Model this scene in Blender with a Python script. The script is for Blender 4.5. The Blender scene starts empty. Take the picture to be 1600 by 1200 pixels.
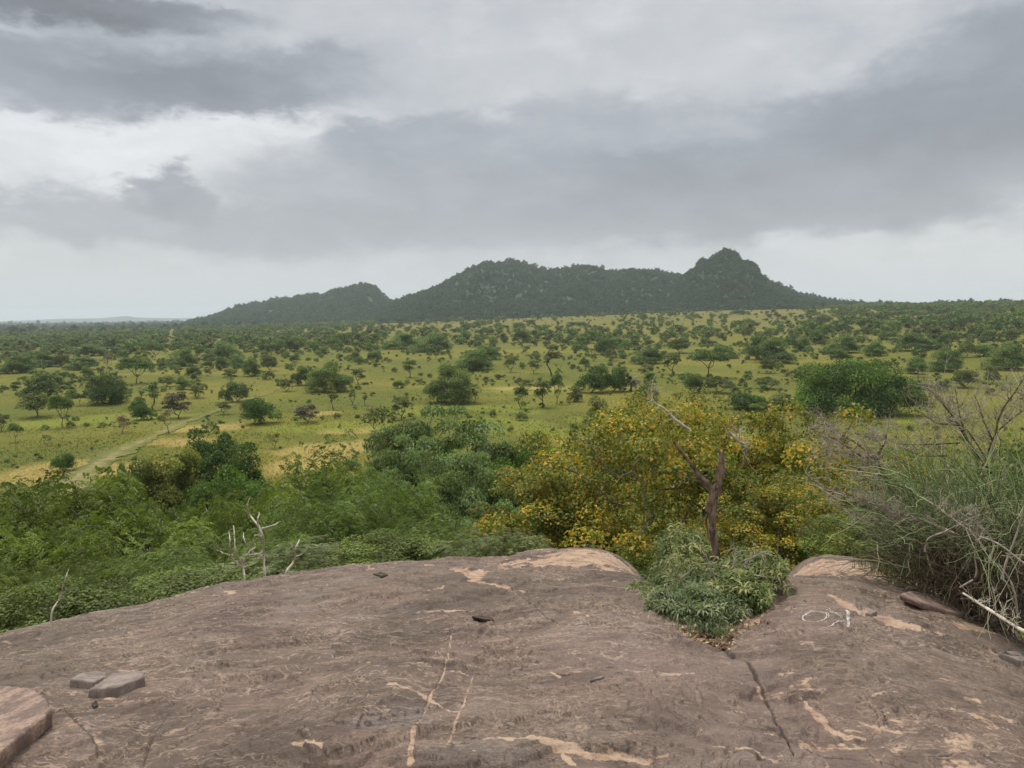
import bpy, math, random
import numpy as np
from mathutils import Matrix, Vector
R = math.radians
sc = bpy.context.scene
col = sc.collection

# ------------------------------------------------------------------ camera
FPX = 1208.0            # focal length in pixels of the 1600 px wide photograph
PITCH, ROLL, EYE = R(4.97), R(0.6), 1.6
fwd = np.array([0, math.cos(PITCH), -math.sin(PITCH)])
r0 = np.array([1.0, 0, 0]); u0 = np.array([0, math.sin(PITCH), math.cos(PITCH)])
cright = r0*math.cos(ROLL) - u0*math.sin(ROLL)
cup = u0*math.cos(ROLL) + r0*math.sin(ROLL)
cam = bpy.data.cameras.new("camera"); camo = bpy.data.objects.new("camera", cam); col.objects.link(camo)
M = Matrix.Identity(4)
for i in range(3):
    M[i][0] = cright[i]; M[i][1] = cup[i]; M[i][2] = -fwd[i]
M[2][3] = EYE
camo.matrix_world = M
cam.sensor_width = 36; cam.lens = 36*FPX/1600; cam.clip_start = 0.05; cam.clip_end = 60000
sc.camera = camo

def ray(px, py):
    """azimuth from +Y and tangent of the angle below the horizontal for a photograph pixel"""
    d = fwd + cright*((px-800)/FPX) + cup*((600-py)/FPX)
    return math.atan2(d[0], d[1]), -d[2]/math.hypot(d[0], d[1])

# ------------------------------------------------------------------ node helpers
class S:
    """a scalar socket with arithmetic"""
    def __init__(s, nt, sock): s.nt, s.k = nt, sock
    def _m(s, op, *a):
        n = s.nt.nodes.new('ShaderNodeMath'); n.operation = op
        for i, v in enumerate((s,)+a):
            if isinstance(v, S): s.nt.links.new(v.k, n.inputs[i])
            else: n.inputs[i].default_value = v
        return S(s.nt, n.outputs[0])
    def __add__(s, o): return s._m('ADD', o)
    def __radd__(s, o): return s._m('ADD', o)
    def __sub__(s, o): return s._m('SUBTRACT', o)
    def __rsub__(s, o): return (s*-1.0) + o
    def __mul__(s, o): return s._m('MULTIPLY', o)
    def __rmul__(s, o): return s._m('MULTIPLY', o)
    def __truediv__(s, o): return s._m('DIVIDE', o)
    def pow(s, o): return s._m('POWER', o)
    def abs(s): return s._m('ABSOLUTE')
    def mx(s, o): return s._m('MAXIMUM', o)
    def mn(s, o): return s._m('MINIMUM', o)
    def sqrt(s): return s._m('SQRT')
    def ss(s, a, b):
        """smooth step from a (0) to b (1)"""
        n = s.nt.nodes.new('ShaderNodeMapRange'); n.interpolation_type = 'SMOOTHSTEP'; n.clamp = True
        s.nt.links.new(s.k, n.inputs[0])
        if a <= b: vals = (a, b, 0, 1)
        else: vals = (b, a, 1, 0)
        for i, v in enumerate(vals): n.inputs[i+1].default_value = v
        return S(s.nt, n.outputs[0])

def noise(nt, vec, scale, detail=5, rough=.55, dist=0.0, out=0):
    n = nt.nodes.new('ShaderNodeTexNoise'); n.inputs['Scale'].default_value = scale
    n.inputs['Detail'].default_value = detail; n.inputs['Roughness'].default_value = rough
    n.inputs['Distortion'].default_value = dist
    if vec is not None: nt.links.new(vec, n.inputs['Vector'])
    return S(nt, n.outputs[out]) if out == 0 else n.outputs[out]
def vmath(nt, op, a, b=None):
    n = nt.nodes.new('ShaderNodeVectorMath'); n.operation = op
    for i, v in enumerate((a, b)):
        if v is None: continue
        if isinstance(v, (tuple, list)): n.inputs[i].default_value = v
        else: nt.links.new(v, n.inputs[i])
    return n.outputs[0]
def mix(nt, f, a, b):
    n = nt.nodes.new('ShaderNodeMix'); n.data_type = 'RGBA'
    if isinstance(f, S): nt.links.new(f.k, n.inputs[0])
    else: n.inputs[0].default_value = f
    for i, v in ((6, a), (7, b)):
        if isinstance(v, tuple): n.inputs[i].default_value = (*v, 1)
        else: nt.links.new(v, n.inputs[i])
    return n.outputs[2]
def scalecol(nt, c, s):
    n = nt.nodes.new('ShaderNodeVectorMath'); n.operation = 'SCALE'
    nt.links.new(c, n.inputs[0]); nt.links.new(s.k, n.inputs[3]); return n.outputs[0]

# ------------------------------------------------------------------ sky
SUN_EL, SUN_AZ = R(62), R(-35)      # azimuth measured from +Y towards +X
world = bpy.data.worlds.new("World"); sc.world = world; world.use_nodes = True
nt = world.node_tree; nt.nodes.clear()
out = nt.nodes.new('ShaderNodeOutputWorld'); bg = nt.nodes.new('ShaderNodeBackground')
sky = nt.nodes.new('ShaderNodeTexSky'); sky.sky_type = 'NISHITA'; sky.sun_disc = False
sky.sun_elevation = SUN_EL; sky.sun_rotation = SUN_AZ
tc = nt.nodes.new('ShaderNodeTexCoord').outputs['Generated']
sep = nt.nodes.new('ShaderNodeSeparateXYZ'); nt.links.new(tc, sep.inputs[0])
X, Y, Z = (S(nt, sep.outputs[i]) for i in range(3))
n = nt.nodes.new('ShaderNodeMath'); n.operation = 'ARCTAN2'; nt.links.new(X.k, n.inputs[0]); nt.links.new(Y.k, n.inputs[1])
AZ = S(nt, n.outputs[0]); EL = Z._m('ARCSINE')
# stretched coordinates: the cloud field lies flat above the plain, so it foreshortens near the horizon
cv = nt.nodes.new('ShaderNodeCombineXYZ')
nt.links.new(X.k, cv.inputs[0]); nt.links.new(Y.k, cv.inputs[1]); nt.links.new((Z*2.2).k, cv.inputs[2])
sv = cv.outputs[0]
def nz_(off, scale, det, rough, dist=0.0): return noise(nt, vmath(nt, 'ADD', sv, off), scale, det, rough, dist) - .5
w1 = nz_((0, 0, 0), 3.0, 3, .5); w2 = nz_((7.3, 2.1, 5.5), 6.5, 5, .55); w3 = nz_((1.3, 9.1, 2.5), 17.0, 6, .58)
w4 = nz_((4.3, 1.1, 8.5), 7.0, 8, .58, .6); w5 = nz_((2.3, 8.1, 1.5), 5.0, 4, .5); w6 = nz_((6.3, 3.1, 9.5), 15.0, 6, .6); w7 = nz_((8.3, 5.1, 3.5), 2.4, 7, .58)
billow = (w6*2.0).abs()                                # rounded, cauliflower-like rims
AW = AZ + w1*.10 + w2*.13 + w3*.05
EW = EL + w5*.075 + w2*.045 + billow*.035 - w3*.04
def azel(px, py):
    a, t = ray(px, py); return a, math.atan(-t)
L = EL.ss(.0, .9)*.05 + .50
L = L + w7*.16 + w4*.10
def blob(lum, px, py, rx, ry, target, soft=.35, amount=1.0):
    a, e = azel(px, py); a2, _ = azel(px+1, py); _, e2 = azel(px, py-1)
    du = (AW-a)*(1/(rx*(a2-a))); dv = (EW-e)*(1/(ry*(e2-e)))
    d = (du*du + dv*dv).sqrt()
    m = d.ss(1+soft*1.1, 1-soft*1.1)*amount
    return lum + (target - lum)*m
for q in ((880, 60, 480, 120, .53, .7, .8), (200, 215, 480, 78, .71, .55, .95), (0, 330, 150, 75, .66, .6, .8), (450, 265, 160, 45, .60, .6, .7), (100, 440, 420, 45, .62, .8, .6),
          (1380, 420, 560, 70, .63, .6, .85), (850, 400, 300, 24, .50, .8, .5),
          (980, 270, 470, 100, .385, .35, .95), (590, 225, 75, 42, .36, .30, .9), (700, 215, 120, 50, .375, .35, .85), (900, 200, 160, 45, .40, .4, .7),
          (330, 345, 330, 42, .385, .35, .92), (520, 300, 160, 60, .40, .45, .8), (232, 292, 44, 32, .335, .28, .85), (280, 278, 46, 32, .325, .28, .9), (318, 305, 44, 34, .34, .3, .85), (150, 330, 120, 26, .43, .4, .7),
          (1260, 240, 340, 95, .325, .40, .92), (1480, 190, 260, 95, .285, .45, .9), (1580, 95, 190, 110, .28, .45, .88), (1440, 95, 90, 40, .36, .4, .7), (1190, 330, 360, 34, .345, .45, .8), (760, 355, 420, 30, .38, .6, .7), (1460, 270, 220, 50, .34, .5, .7),
          (950, 215, 120, 20, .46, .7, .5), (1100, 190, 110, 30, .45, .7, .5),
          (120, 110, 260, 60, .29, .35, .95), (340, 135, 180, 48, .265, .32, .92), (480, 120, 110, 55, .31, .38, .88), (60, 150, 120, 32, .34, .4, .7), (240, 70, 200, 30, .40, .6, .6),
          (90, -12, 290, 40, .19, .40, .95), (300, 8, 120, 20, .27, .5, .7), (440, 50, 110, 26, .50, .7, .7), (600, 110, 90, 50, .46, .6, .6)):
    L = blob(L, *q)
L = L*(1.0 + w4*.30 + w6*.16 + w3*.14 + w7*.25 + (billow-.2)*.12)
L = L + (.60 - L)*(EL.ss(.10, .0)*.85)
L = L * (EL.ss(.45, 1.2)*1.7 + 1.0)                    # an overcast sky is brighter overhead
cool = L.ss(.28, .66)
ccol = mix(nt, cool, (.905, .965, 1.085), (.98, 1.0, 1.025))
ccol = mix(nt, EL.ss(.24, .02)*.6, ccol, (.99, 1.0, 1.02))
cloudcol = scalecol(nt, ccol, L*.735)
nsky = vmath(nt, 'MULTIPLY', sky.outputs[0], (.06, .06, .06))
fin = mix(nt, .96, nsky, cloudcol)
nt.links.new(fin, bg.inputs[0]); bg.inputs[1].default_value = 1.0
nt.links.new(bg.outputs[0], out.inputs[0])

sun = bpy.data.lights.new("sun", 'SUN'); sun.energy = 1.5; sun.angle = R(14); sun.color = (1, .96, .9)
suno = bpy.data.objects.new("sun", sun); col.objects.link(suno)
sd = Vector((math.sin(SUN_AZ)*math.cos(SUN_EL), math.cos(SUN_AZ)*math.cos(SUN_EL), math.sin(SUN_EL)))
suno.rotation_euler = sd.to_track_quat('Z', 'Y').to_euler()
suno.location = (0, 0, 300)

sc.view_settings.view_transform = 'Standard'; sc.view_settings.look = 'None'
sc.view_settings.exposure = 0.70; sc.view_settings.gamma = 1.0; sc.view_settings.use_curve_mapping = False
sc.render.engine = 'CYCLES'
sc.cycles.max_bounces = 6; sc.cycles.diffuse_bounces = 3; sc.cycles.glossy_bounces = 2
sc.cycles.transmission_bounces = 4; sc.cycles.volume_bounces = 1; sc.cycles.transparent_max_bounces = 4

# ------------------------------------------------------------------ mesh helpers
def tag(o, label=None, cat=None, group=None, kind=None):
    if label: o['label'] = label
    if cat: o['category'] = cat
    if group: o['group'] = group
    if kind: o['kind'] = kind
    return o
def mesh(name, V, F, mats, fattr=None, vattr=None, midx=None, smooth=False):
    V = np.asarray(V, dtype=np.float32); me = bpy.data.meshes.new(name)
    Fs = F if isinstance(F, list) else [F]
    Fs = [np.asarray(f, dtype=np.int32) for f in Fs if len(f)]
    nf = sum(len(f) for f in Fs); nl = sum(f.size for f in Fs)
    me.vertices.add(len(V)); me.vertices.foreach_set('co', V.ravel())
    me.loops.add(nl); me.polygons.add(nf)
    me.loops.foreach_set('vertex_index', np.concatenate([f.ravel() for f in Fs]))
    tot = np.concatenate([np.full(len(f), f.shape[1], np.int32) for f in Fs])
    st = np.zeros(nf, np.int32); st[1:] = np.cumsum(tot)[:-1]
    me.polygons.foreach_set('loop_start', st)
    try: me.polygons.foreach_set('loop_total', tot)
    except Exception: pass
    for m in (mats if isinstance(mats, (list, tuple)) else [mats]): me.materials.append(m)
    if midx is not None: me.polygons.foreach_set('material_index', np.asarray(midx, np.int32))
    if smooth: me.polygons.foreach_set('use_smooth', np.ones(nf, bool))
    for k, a in (fattr or {}).items():
        at = me.attributes.new(k, 'FLOAT', 'FACE'); at.data.foreach_set('value', np.asarray(a, np.float32))
    for k, a in (vattr or {}).items():
        at = me.attributes.new(k, 'FLOAT', 'POINT'); at.data.foreach_set('value', np.asarray(a, np.float32))
    me.update(calc_edges=True); me.validate()
    return me
def link(name, me, parent=None, loc=None):
    o = bpy.data.objects.new(name, me); col.objects.link(o)
    if parent is not None: o.parent = parent
    if loc is not None: o.location = loc
    return o
def nrm(v): return v/np.maximum(np.linalg.norm(v, axis=-1, keepdims=True), 1e-9)

def tubes(P, Rr, sides=5):
    """n curves of k points -> tapered tubes.  P (n,k,3), Rr (n,k)"""
    n, k, _ = P.shape
    T = np.gradient(P, axis=1); T = nrm(T)
    ref = np.where(np.abs(T[..., 2:3]) > .9, np.array([1.0, 0, 0]), np.array([0, 0, 1.0]))
    A = nrm(np.cross(T, ref)); B = np.cross(T, A)
    ang = np.arange(sides)*2*math.pi/sides
    V = P[:, :, None, :] + Rr[:, :, None, None]*(A[:, :, None, :]*np.cos(ang)[None, None, :, None] + B[:, :, None, :]*np.sin(ang)[None, None, :, None])
    V = V.reshape(-1, 3)
    i = np.arange(n)[:, None, None]*k*sides; j = np.arange(k-1)[None, :, None]*sides; s = np.arange(sides)[None, None, :]
    s2 = (s+1) % sides
    F = np.stack([i+j+s, i+j+s2, i+j+sides+s2, i+j+sides+s], -1).reshape(-1, 4)
    return V, F
def merge(parts):
    Vs, Fs, off = [], [], 0
    for V, F in parts:
        Vs.append(V); Fs.append(F+off); off += len(V)
    return np.concatenate(Vs), np.concatenate(Fs)

# ---- numpy noise
_rs = np.random.RandomState(7); _G = _rs.uniform(-1, 1, (256, 256, 2)); _G = nrm(_G)
def pn(x, y):
    xi = np.floor(x).astype(int); yi = np.floor(y).astype(int); fx = x-xi; fy = y-yi
    u = fx*fx*fx*(fx*(fx*6-15)+10); v = fy*fy*fy*(fy*(fy*6-15)+10)
    def g(a, b):
        q = _G[(xi+a) & 255, (yi+b) & 255]; return q[..., 0]*(fx-a) + q[..., 1]*(fy-b)
    return (g(0, 0)*(1-u)+g(1, 0)*u)*(1-v) + (g(0, 1)*(1-u)+g(1, 1)*u)*v
def fbm(x, y, o=4, g=.5):
    s = 0; a = 1
    for i in range(o):
        s = s + a*pn(x+i*17.3, y-i*9.1); x = x*2.03; y = y*2.03; a *= g
    return s
def sst(a, b, x):
    t = np.clip((x-a)/(b-a), 0, 1); return t*t*(3-2*t)

# ------------------------------------------------------------------ land form
SIL = [(-500, 1330), (-250, 1120), (0, 992), (60, 978), (140, 962), (240, 946), (330, 920), (400, 905), (480, 895), (560, 884), (620, 878), (700, 876), (780, 876),
       (830, 866), (880, 860), (940, 858), (985, 868), (1060, 872), (1150, 872), (1225, 872), (1290, 868), (1340, 876), (1400, 892), (1450, 912), (1500, 938), (1550, 965), (1600, 1000), (1750, 1110), (2100, 1400)]
_sa = []; _scv = []
for px, py in SIL:
    a, t = ray(px, py); _sa.append(a); _scv.append(t*t/(4*EYE))
_ax = np.linspace(-math.pi, math.pi, 4096)
_cc = np.interp(_ax, _sa, _scv, left=.045, right=.045)
_cc = np.where(np.abs(_ax) > 1.6, .02, _cc)
_k = np.exp(-np.linspace(-2.5, 2.5, 41)**2); _k /= _k.sum()
_cc = np.convolve(np.concatenate([_cc[-40:], _cc, _cc[:40]]), _k, 'same')[40:-40]
def cof(th): return np.interp(th, _ax, _cc)
_ra = [ray(p, 495)[0] for p in (-400, 150, 500, 800, 1100, 1400, 1900)]
_rv = [0, 0, 9, 20, 29, 33, 34]
def rise(th, r):
    A = np.interp(th, _ra, _rv); A = np.where(np.abs(th) > 1.2, 10, A)
    return A*sst(150, 1550, r)
def dome(x, y):
    r2 = x*x+y*y; return -cof(np.arctan2(x, y))*r2
def terr(x, y):
    x = np.asarray(x, float); y = np.asarray(y, float)
    r = np.hypot(x, y); th = np.arctan2(x, y)
    d = -cof(th)*r*r
    p = -20.4 + rise(th, r) + fbm(x/140, y/140, 3)*1.6*sst(60, 200, r)
    k = 5.0
    h = np.clip(.5+.5*(d-p)/k, 0, 1)
    return p*(1-h) + d*h + k*h*(1-h)
_rg = np.geomspace(26, 15000, 3000)
def at(px, py):
    """where the line of sight of a photograph pixel meets the land (beyond the outcrop)"""
    th, t = ray(px, py)
    z = terr(_rg*math.sin(th), _rg*math.cos(th)); g = z - (EYE - _rg*t)
    i = np.argmax(g > 0) if (g > 0).any() else len(_rg)-2
    r = _rg[i]
    return np.array([r*math.sin(th), r*math.cos(th), float(z[i])])
def at_depth(px, py, r):
    th, t = ray(px, py)
    return np.array([r*math.sin(th), r*math.cos(th), EYE - r*t])
def proj(p):
    d = np.asarray(p, float) - np.array([0, 0, EYE]); z = d@fwd
    return 800+FPX*(d@cright)/z, 600-FPX*(d@cup)/z
def rockpt(px, py):
    """where the line of sight meets the bare outcrop"""
    th, t = ray(px, py); c = float(cof(th)); D = t*t-4*c*EYE
    r = (t-math.sqrt(max(D, 0)))/(2*c)
    return np.array([r*math.sin(th), r*math.cos(th)])

# ------------------------------------------------------------------ materials
def newmat(name):
    m = bpy.data.materials.new(name); m.use_nodes = True; nt = m.node_tree; nt.nodes.clear()
    o = nt.nodes.new('ShaderNodeOutputMaterial'); b = nt.nodes.new('ShaderNodeBsdfPrincipled')
    b.inputs['Roughness'].default_value = .8; b.inputs['Specular IOR Level'].default_value = .25
    nt.links.new(b.outputs[0], o.inputs[0]); return m, nt, b, o
def attr(nt, name):
    a = nt.nodes.new('ShaderNodeAttribute'); a.attribute_name = name; return S(nt, a.outputs['Fac'])
def bump(nt, b, h, strength=.5, dist=.02):
    n = nt.nodes.new('ShaderNodeBump'); n.inputs['Strength'].default_value = strength; n.inputs['Distance'].default_value = dist
    nt.links.new(h.k, n.inputs['Height']); nt.links.new(n.outputs[0], b.inputs['Normal'])
def leaf_mat(name, dark, light, rare=None, rare_amt=0.0, rough=.55, trans=.3, objvar=.25, patch=.9):
    m, nt, b, o = newmat(name)
    r = attr(nt, 'rnd'); c = mix(nt, r, dark, light)
    cl = attr(nt, 'clump')
    if rare:
        rr = attr(nt, 'rnd2'); q = (rr + (cl-.5)*patch)
        c = mix(nt, q.ss(1-rare_amt-.03, 1-rare_amt+.03), c, rare)
    oi = nt.nodes.new('ShaderNodeObjectInfo'); ov = S(nt, oi.outputs['Random'])
    c = scalecol(nt, c, (cl*.8+.6)*(ov*objvar+(1-objvar/2)))
    nt.links.new(c, b.inputs['Base Color']); b.inputs['Roughness'].default_value = rough
    t = nt.nodes.new('ShaderNodeBsdfTranslucent'); nt.links.new(vmath(nt, 'MULTIPLY', c, (1.25, 1.35, .7)), t.inputs[0])
    ms = nt.nodes.new('ShaderNodeMixShader'); ms.inputs[0].default_value = trans
    nt.links.new(b.outputs[0], ms.inputs[1]); nt.links.new(t.outputs[0], ms.inputs[2]); nt.links.new(ms.outputs[0], o.inputs[0])
    return m
def bark_mat(name, c1, c2, sc_=8.0):
    m, nt, b, o = newmat(name)
    g = nt.nodes.new('ShaderNodeTexCoord').outputs['Object']
    n1 = noise(nt, vmath(nt, 'MULTIPLY', g, (1, 1, .25)), sc_, 6, .65)
    c = mix(nt, n1.ss(.35, .65), c1, c2); nt.links.new(c, b.inputs['Base Color']); b.inputs['Roughness'].default_value = .9
    bump(nt, b, n1, .6, .02/sc_*4); return m
BARK = bark_mat('grey_brown_bark', (.07, .055, .042), (.17, .14, .11))
BARKD = bark_mat('dark_bark', (.035, .026, .02), (.09, .07, .055))
PALEWOOD = bark_mat('bleached_wood', (.32, .275, .21), (.60, .54, .43), 20)
DEADWOOD = bark_mat('weathered_dead_wood', (.06, .038, .026), (.25, .175, .125), 22)
TWIG = bark_mat('dry_twig', (.22, .18, .13), (.48, .42, .33), 20)
LIMB = bark_mat('grey_limb', (.12, .10, .075), (.28, .24, .19))
TWIGD = bark_mat('brown_twig', (.06, .045, .03), (.17, .13, .085), 20)

# ------------------------------------------------------------------ foliage and tree builders
def leaf_quads(C, N, T, L, W, fold=.25):
    """diamond leaves: centre C, normal N, axis T, length L, width W"""
    T = nrm(T - N*(T*N).sum(-1, keepdims=True)); B = np.cross(N, T)
    L = L[:, None]; W = W[:, None]
    a = C - T*L*.5; c = C + T*L*.5 - N*L*fold*.4
    b = C - T*L*.05 + B*W*.5 + N*W*fold; d = C - T*L*.05 - B*W*.5 + N*W*fold
    V = np.stack([a, b, c, d], 1).reshape(-1, 3)
    F = np.arange(len(C)*4).reshape(-1, 4)
    return V, F
def crown_puffs(rng, cz, W, Hc, n, shape='round'):
    d = nrm(rng.normal(size=(n*3, 3)))
    if shape == 'umbrella': d[:, 2] = np.abs(d[:, 2])*1.0 - .12
    elif shape == 'round': d[:, 2] = np.where(d[:, 2] < -.55, -d[:, 2], d[:, 2])
    elif shape == 'skirt': d[:, 2] = d[:, 2]*1.0
    d = nrm(d)[:n]
    rad = rng.uniform(.35, 1, n)**.5
    lob = 1 + .22*np.sin(np.arctan2(d[:, 1], d[:, 0])*3+rng.uniform(0, 6)) * (1-np.abs(d[:, 2])) + rng.normal(0, .08, n)
    P = d*(rad*lob)[:, None]*np.array([W/2, W/2, Hc/2]); P[:, 2] += cz
    if shape == 'mound':
        d[:, 2] = np.abs(d[:, 2]); lob = lob*(1+rng.normal(0, .08, n)); P = d*((rad**.7)*lob)[:, None]*np.array([W/2, W/2, Hc*.93]); P[:, 2] += cz-Hc/2+.25
        P[:, 2] = np.where(P[:, 2] > cz+Hc*.42, cz+Hc*.42-rng.uniform(0, .12, n)*Hc, P[:, 2])
    return P
def skeleton(rng, P, trunk_top, base_r, lean=(0, 0), tr=.012):
    """connect puff centres to a trunk; returns tubes"""
    k = 6; t = np.linspace(0, 1, k)[:, None]
    top = np.array([lean[0], lean[1], trunk_top])
    trunk = top*t + np.column_stack([np.sin(t*3)*.03*trunk_top*rng.normal(), np.sin(t*4)*.03*trunk_top*rng.normal(), 0*t])
    nodes = [top]; par = [-1]
    order = np.argsort(np.linalg.norm(P-top, axis=1)); 
    for i in order:
        A = np.array(nodes); dd = np.linalg.norm(A-P[i], axis=1) + .45*np.linalg.norm(A-top, axis=1)
        j = int(np.argmin(dd)); nodes.append(P[i]); par.append(j)
    nodes = np.array(nodes); cnt = np.ones(len(nodes))
    for i in range(len(nodes)-1, 0, -1): cnt[par[i]] += cnt[i]
    rr = base_r*.75*np.sqrt(cnt/cnt[0]); rr = np.maximum(rr, tr)
    i = np.arange(1, len(nodes)); a = nodes[np.array(par)[1:]]; b = nodes[1:]
    ts = np.linspace(0, 1, 4)[None, :, None]; Lg = np.linalg.norm(b-a, axis=1)[:, None, None]
    bend = rng.normal(0, .10, (len(i), 1, 3))*Lg; bend[..., 2] -= .06*Lg[..., 0]
    C = a[:, None]*(1-ts) + b[:, None]*ts + bend*(ts*(1-ts)*4)
    ra = np.minimum(rr[np.array(par)[1:]], rr[1:]*1.5); rb = rr[1:]
    Rr = ra[:, None]*(1-ts[0, :, 0])[None] + rb[:, None]*ts[0, :, 0][None]
    V1, F1 = tubes(trunk[None], (base_r*(1-.3*t[:, 0])*(1+.5*np.exp(-t[:, 0]*12)))[None], 7)
    V2, F2 = tubes(C, Rr, 5)
    return merge([(V1, F1), (V2, F2)])
def foliage(rng, P, pr, n, L, Wd, up=.5, flat=.7, droop=.0, sprays=0):
    """n leaves round the puff centres P of radius pr. Returns V,F,rnd,clump"""
    idx = rng.integers(0, len(P), n); pc = P[idx]
    pz = rng.uniform(0, 1, len(P)); psz = rng.uniform(.7, 1.25, len(P))
    d = nrm(rng.normal(size=(n, 3))); d[:, 2] = np.where(d[:, 2] < -.3, -d[:, 2]*.8, d[:, 2])
    rad = pr*psz[idx]*rng.uniform(.35, 1.0, n)**.5
    C = pc + d*rad[:, None]*np.array([1, 1, flat])
    C[:, 2] -= droop*pr*(d[:, 0]**2+d[:, 1]**2)
    if sprays:
        K = sprays   # leaflets in a feathered leaf
        ax = nrm(d*np.array([1, 1, .35]) + rng.normal(0, .35, (n, 3)))
        upv = nrm(np.array([0, 0, 1.0]) + rng.normal(0, .25, (n, 3)))
        side = nrm(np.cross(ax, upv)); upv = np.cross(side, ax)
        t = (np.arange(K)//2+1)/(K/2.0); sg = np.where(np.arange(K) % 2 == 0, 1.0, -1.0)
        RL = L*K*.32*rng.uniform(.7, 1.2, n)
        pos = C[:, None] + ax[:, None]*(RL[:, None]*t)[..., None]
        pos[..., 2] -= (RL[:, None]*t**2*.55)
        la = nrm(side[:, None]*sg[None, :, None] + ax[:, None]*.55 - np.array([0, 0, .45])[None, None])
        pos = pos + la*L*.45
        nn = nrm(np.broadcast_to(upv[:, None], pos.shape) + rng.normal(0, .2, pos.shape))
        C = pos.reshape(-1, 3); T = la.reshape(-1, 3); N = nn.reshape(-1, 3); idx = np.repeat(idx, K); m = n*K
        br = np.repeat(rng.uniform(0, 1, n), K)*.7 + rng.uniform(0, .3, m)
    else:
        N = nrm(d*.6 + np.array([0, 0, up]) + rng.normal(0, .45, (n, 3))); T = rng.normal(size=(n, 3)); m = n
        br = rng.uniform(0, 1, n)
    T = nrm(T - N*(T*N).sum(-1, keepdims=True))
    s = rng.uniform(.65, 1.3, m)
    V, F = leaf_quads(C, N, T, L*s, Wd*s)
    return V, F, br, pz[idx]
class Proto: pass
def make_proto(seed, H, W, base, n_puff, pr, n_leaf, L, Wd, lm, bm=None, shape='round', droop=0, sprays=0, trunk_r=None, flat=.7, low=False, up=.5, tr=.012):
    rng = np.random.default_rng(seed); p = Proto()
    Hc = H-base; P = crown_puffs(rng, base+Hc*.5, W-pr, Hc-pr*.9, n_puff, shape)
    tt = base + Hc*.12
    V, F = skeleton(rng, P, max(tt, .2), trunk_r or H*.022, (rng.normal(0, .04)*H, rng.normal(0, .04)*H), tr)
    p.trunk = mesh('trunk', V, F, bm or BARK, smooth=True)
    V, F, r, c = foliage(rng, P, pr, n_leaf, L, Wd, up, flat, droop, sprays)
    p.crown = mesh('crown', V, F, lm, {'rnd': r, 'clump': c, 'rnd2': rng.uniform(0, 1, len(F))})
    p.H = H; p.W = W
    return p
def put_tree(name, proto, loc, sx, sz, rot, label, cat='tree', group=None, crown='crown', trunk='trunk'):
    e = bpy.data.objects.new(name, None); col.objects.link(e); e.location = loc
    e.empty_display_size = .5
    e.rotation_euler = (0, 0, rot); e.scale = (sx, sx, sz)
    tag(e, label, cat, group)
    if proto.trunk: link(trunk, proto.trunk, e)
    link(crown, proto.crown, e)
    return e
def scatter(name, src, pts, scl, rot, which, kindlabel):
    """one 'stuff' object: points that repeat the parts of real things standing in the scene. src: list of lists of objects"""
    me = bpy.data.meshes.new(name); me.vertices.add(len(pts)); me.vertices.foreach_set('co', np.asarray(pts, np.float32).ravel())
    for k, a, t in (('scl', scl, 'FLOAT_VECTOR'), ('rot', rot, 'FLOAT_VECTOR')):
        at_ = me.attributes.new(k, t, 'POINT'); at_.data.foreach_set('vector', np.asarray(a, np.float32).ravel())
    at_ = me.attributes.new('which', 'INT', 'POINT'); at_.data.foreach_set('value', np.asarray(which, np.int32))
    o = link(name, me)
    ng = bpy.data.node_groups.new(name, 'GeometryNodeTree')
    ng.interface.new_socket('Geometry', in_out='INPUT', socket_type='NodeSocketGeometry')
    ng.interface.new_socket('Geometry', in_out='OUTPUT', socket_type='NodeSocketGeometry')
    N = ng.nodes; gi = N.new('NodeGroupInput'); go = N.new('NodeGroupOutput'); J = N.new('GeometryNodeJoinGeometry')
    def na(nm, ty):
        a = N.new('GeometryNodeInputNamedAttribute'); a.data_type = ty; a.inputs[0].default_value = nm; return a.outputs[0]
    s_, r_, w_ = na('scl', 'FLOAT_VECTOR'), na('rot', 'FLOAT_VECTOR'), na('which', 'INT')
    for k, objs in enumerate(src):
        cp = N.new('FunctionNodeCompare'); cp.data_type = 'INT'; cp.operation = 'EQUAL'
        ng.links.new(w_, cp.inputs[2]); cp.inputs[3].default_value = k
        jj = N.new('GeometryNodeJoinGeometry')
        for ob in objs:
            oi = N.new('GeometryNodeObjectInfo'); oi.inputs[0].default_value = ob; oi.transform_space = 'ORIGINAL'
            ng.links.new(oi.outputs['Geometry'], jj.inputs[0])
        ip = N.new('GeometryNodeInstanceOnPoints'); ng.links.new(gi.outputs[0], ip.inputs['Points'])
        ng.links.new(cp.outputs[0], ip.inputs['Selection']); ng.links.new(jj.outputs[0], ip.inputs['Instance'])
        ng.links.new(r_, ip.inputs['Rotation']); ng.links.new(s_, ip.inputs['Scale'])
        ng.links.new(ip.outputs[0], J.inputs[0])
    ng.links.new(J.outputs[0], go.inputs[0])
    md = o.modifiers.new('scatter', 'NODES'); md.node_group = ng
    o['kind'] = 'stuff'; o['label'] = kindlabel
    return o

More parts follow.
